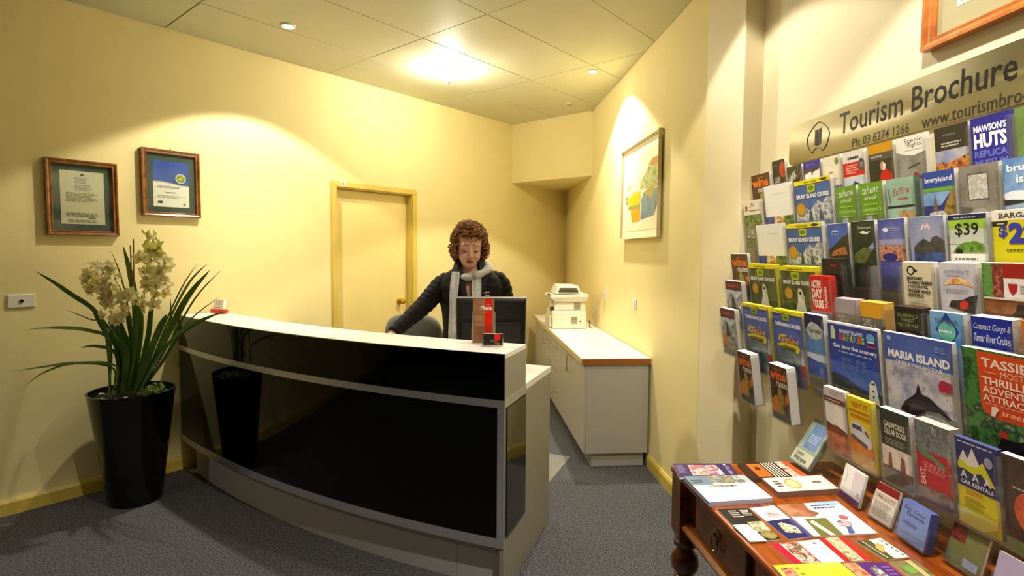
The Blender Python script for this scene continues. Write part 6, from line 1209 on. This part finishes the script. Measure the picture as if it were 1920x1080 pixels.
flat('purple brochure with orange photo strip at the near table middle', [(-2.227, 0.378), (-2.230, 0.268), (-2.350, 0.276), (-2.352, 0.382)], 0.004, [('R', 0, 0, 1, 1, '#5a2c7c'), ('P', [(0, 0), (0.34, 0), (0.30, 1), (0, 1)], P('#d85a2c', '#f0b080', '#a83018', s=30)), ('P', [(0.42, 0.1), (0.72, 0.1), (0.66, 0.9), (0.44, 0.8)], P('#e8e0e8', '#3a3430', '#f0ecf0', s=40)), ('L', 0.76, 0.2, 0.96, 0.9, 6, '#8a64a8')])
flat('leafy green photo card at the near back of the table', [(-2.227, 0.256), (-2.226, 0.190), (-2.345, 0.200), (-2.352, 0.262)], 0.004, [('R', 0, 0, 1, 1, P('#4a5a2c', '#8a8050', '#3a3a20', s=16)), ('R', 0.6, 0, 0.8, 1, '#d8b878'), ('E', 0.35, 0.7, 0.2, 0.14, '#6aa83c'), ('E', 0.3, 0.3, 0.2, 0.2, P('#c89070', '#8a5a44', s=20))])

# standing acrylic displays along the wall side of the table
def stand(label_s, label_p, bl, br, tl, tr, layers, th=0.008, tint=None):
    """bl, br, tl, tr: (s, d, z) corners of the sheet"""
    p = [WB(*q) for q in (bl, br, tr, tl)]
    x = (p[1] - p[0]); w_ = x.length; x.normalize()
    up_ = ((p[3] + p[2]) / 2 - (p[0] + p[1]) / 2); up_ = up_ - x * up_.dot(x); h_ = up_.length; y = up_.normalized(); n_ = x.cross(y)
    M = mtx(x, y, n_, (p[0] + p[1]) / 2 + Vector((0, 0, 0.004 + max(0, n_.z) * (th + 0.009))))
    t = thing('brochure_stand', label_s, 'holder', M)
    k = 0.002
    MB().box((-w_ / 2 - 0.004, 0, -th - 0.005 - k), (w_ / 2 + 0.004, h_ * 0.98, -th - 0.005), M_ACR).build('back_sheet', t)
    MB().box((-w_ / 2 - 0.004, 0, 0.003), (w_ / 2 + 0.004, h_ * 0.34, 0.003 + k), M_ACR).build('front_sheet', t)
    b = MB()
    for sx_ in (-1, 1): b.box((sx_ * (w_ / 2 + 0.003) - 0.001, 0, -th - 0.005), (sx_ * (w_ / 2 + 0.003) + 0.001, h_ * 0.6, 0.003), M_ACR)
    b.box((-w_ / 2 - 0.004, -k, -th - 0.007), (w_ / 2 + 0.004, 0, 0.005), M_ACR)
    b.build('sides', t)
    if layers is not None:
        o = MB().box((-w_ / 2, 0.001, -th), (w_ / 2, h_, 0), tint or M_PAPER).build('brochure', None, M)
        tag(o, label_p, 'brochure', 'brochures in stands on the table')
        art_mesh(layers, lambda u, v, h: (-w_ / 2 + u * w_, 0.001 + v * h_, h)).build('cover', o, fix=False)
zt = TZ + 0.001
stand('clear stand leaning back against the wall at the far table end', 'grey green Welcome display card with a blue panel in the leaning stand', (-1.592, 0.128, zt), (-1.699, 0.130, zt), (-1.592, 0.040, 0.895), (-1.699, 0.038, 0.90), [('R', 0, 0, 1, 1, '#93a498'), ('R', 0.22, 0.36, 0.86, 0.90, P('#4a6aa0', '#6a88b4', '#3c5a90', s=8)), ('L', 0.3, 0.5, 0.8, 0.7, 4, '#a8bcd4'), ('R', 0.0, 0.04, 1, 0.30, '#dfe4cc'), ('T', 'Guests', 0.10, 0.19, 0.5, 0.28, '#3a3c30', {'bold': 0.02}), ('T', 'Welcome', 0.10, 0.07, 0.78, 0.17, '#3a3c30', {'bold': 0.03})], 0.014, mat('#8fa396', 0.3))
stand('clear stand with white brochures, leftmost of the row under the rack', 'white brochure with a purple foot, leftmost stand on the table', (-1.858, 0.128, zt), (-1.960, 0.140, zt), (-1.858, 0.112, 0.848), (-1.960, 0.118, 0.848), [('R', 0, 0, 1, 1, '#ece6ea'), ('R', 0.5, 0.2, 1, 0.95, P('#cfc8d0', '#dcd6dc', s=6)), ('R', 0, 0, 1, 0.16, '#5a2c6c'), ('P', [(0.10, 0.9), (0.2, 0.7), (0.14, 0.45), (0.17, 0.45), (0.23, 0.7), (0.13, 0.9)], '#c8c0cc'), ('R', 0.8, 0.24, 0.95, 0.38, '#a8a0b0')])
stand('clear stand holding a red topped list, second in the row', 'white list brochure with a dark red top in the second stand', (-2.001, 0.140, zt), (-2.082, 0.140, zt), (-2.001, 0.114, 0.848), (-2.082, 0.112, 0.848), [('R', 0, 0, 1, 1, '#cdc4ba'), ('R', 0, 0.78, 1, 1, '#7c1c1c'), ('R', 0.05, 0.58, 0.95, 0.72, P('#3a2c28', '#c8b8ac', '#6a4a44', s=70)), ('L', 0.1, 0.1, 0.9, 0.52, 9, '#a09488')])
stand('clear stand holding a thick blue stack, third in the row', 'periwinkle blue brochure with script lettering in the third stand', (-2.112, 0.146, zt), (-2.206, 0.152, zt), (-2.112, 0.130, 0.850), (-2.206, 0.136, 0.850), [('R', 0, 0, 1, 1, P('#6a7cbc', '#7488c8', '#6074b4', s=4)), ('T', 'East Coast', 0.10, 0.78, 0.86, 0.87, '#303c70', {'shear': 0.35}), ('T', 'Tasmania', 0.22, 0.66, 0.84, 0.75, '#303c70', {'shear': 0.35}), ('L', 0.15, 0.40, 0.7, 0.5, 2, '#4a5894')], 0.022, mat('#5064b4', 0.6))
stand('clear stand with dull olive leaflets, fourth in the row', 'dull olive leaflet with dark red fruit in the fourth stand', (-2.232, 0.120, zt), (-2.328, 0.124, zt), (-2.232, 0.098, 0.846), (-2.328, 0.100, 0.846), [('R', 0, 0, 1, 1, P('#5a5c34', '#6c6c40', '#4a4c2c', s=6)), ('R', 0, 0.6, 0.42, 1, P('#4a1410', '#7a2c20', '#2c1810', s=40)), ('R', 0.5, 0.1, 0.9, 0.3, P('#a8b4d0', '#5a68a0', s=20))], 0.006)
stand('clear stand with lilac leaflets at the near end of the row', 'plain lilac leaflet at the bottom right of the picture', (-2.362, 0.130, zt), (-2.45, 0.130, zt), (-2.362, 0.112, 0.845), (-2.45, 0.112, 0.845), [('R', 0, 0, 1, 1, '#a89cc0')], 0.006)
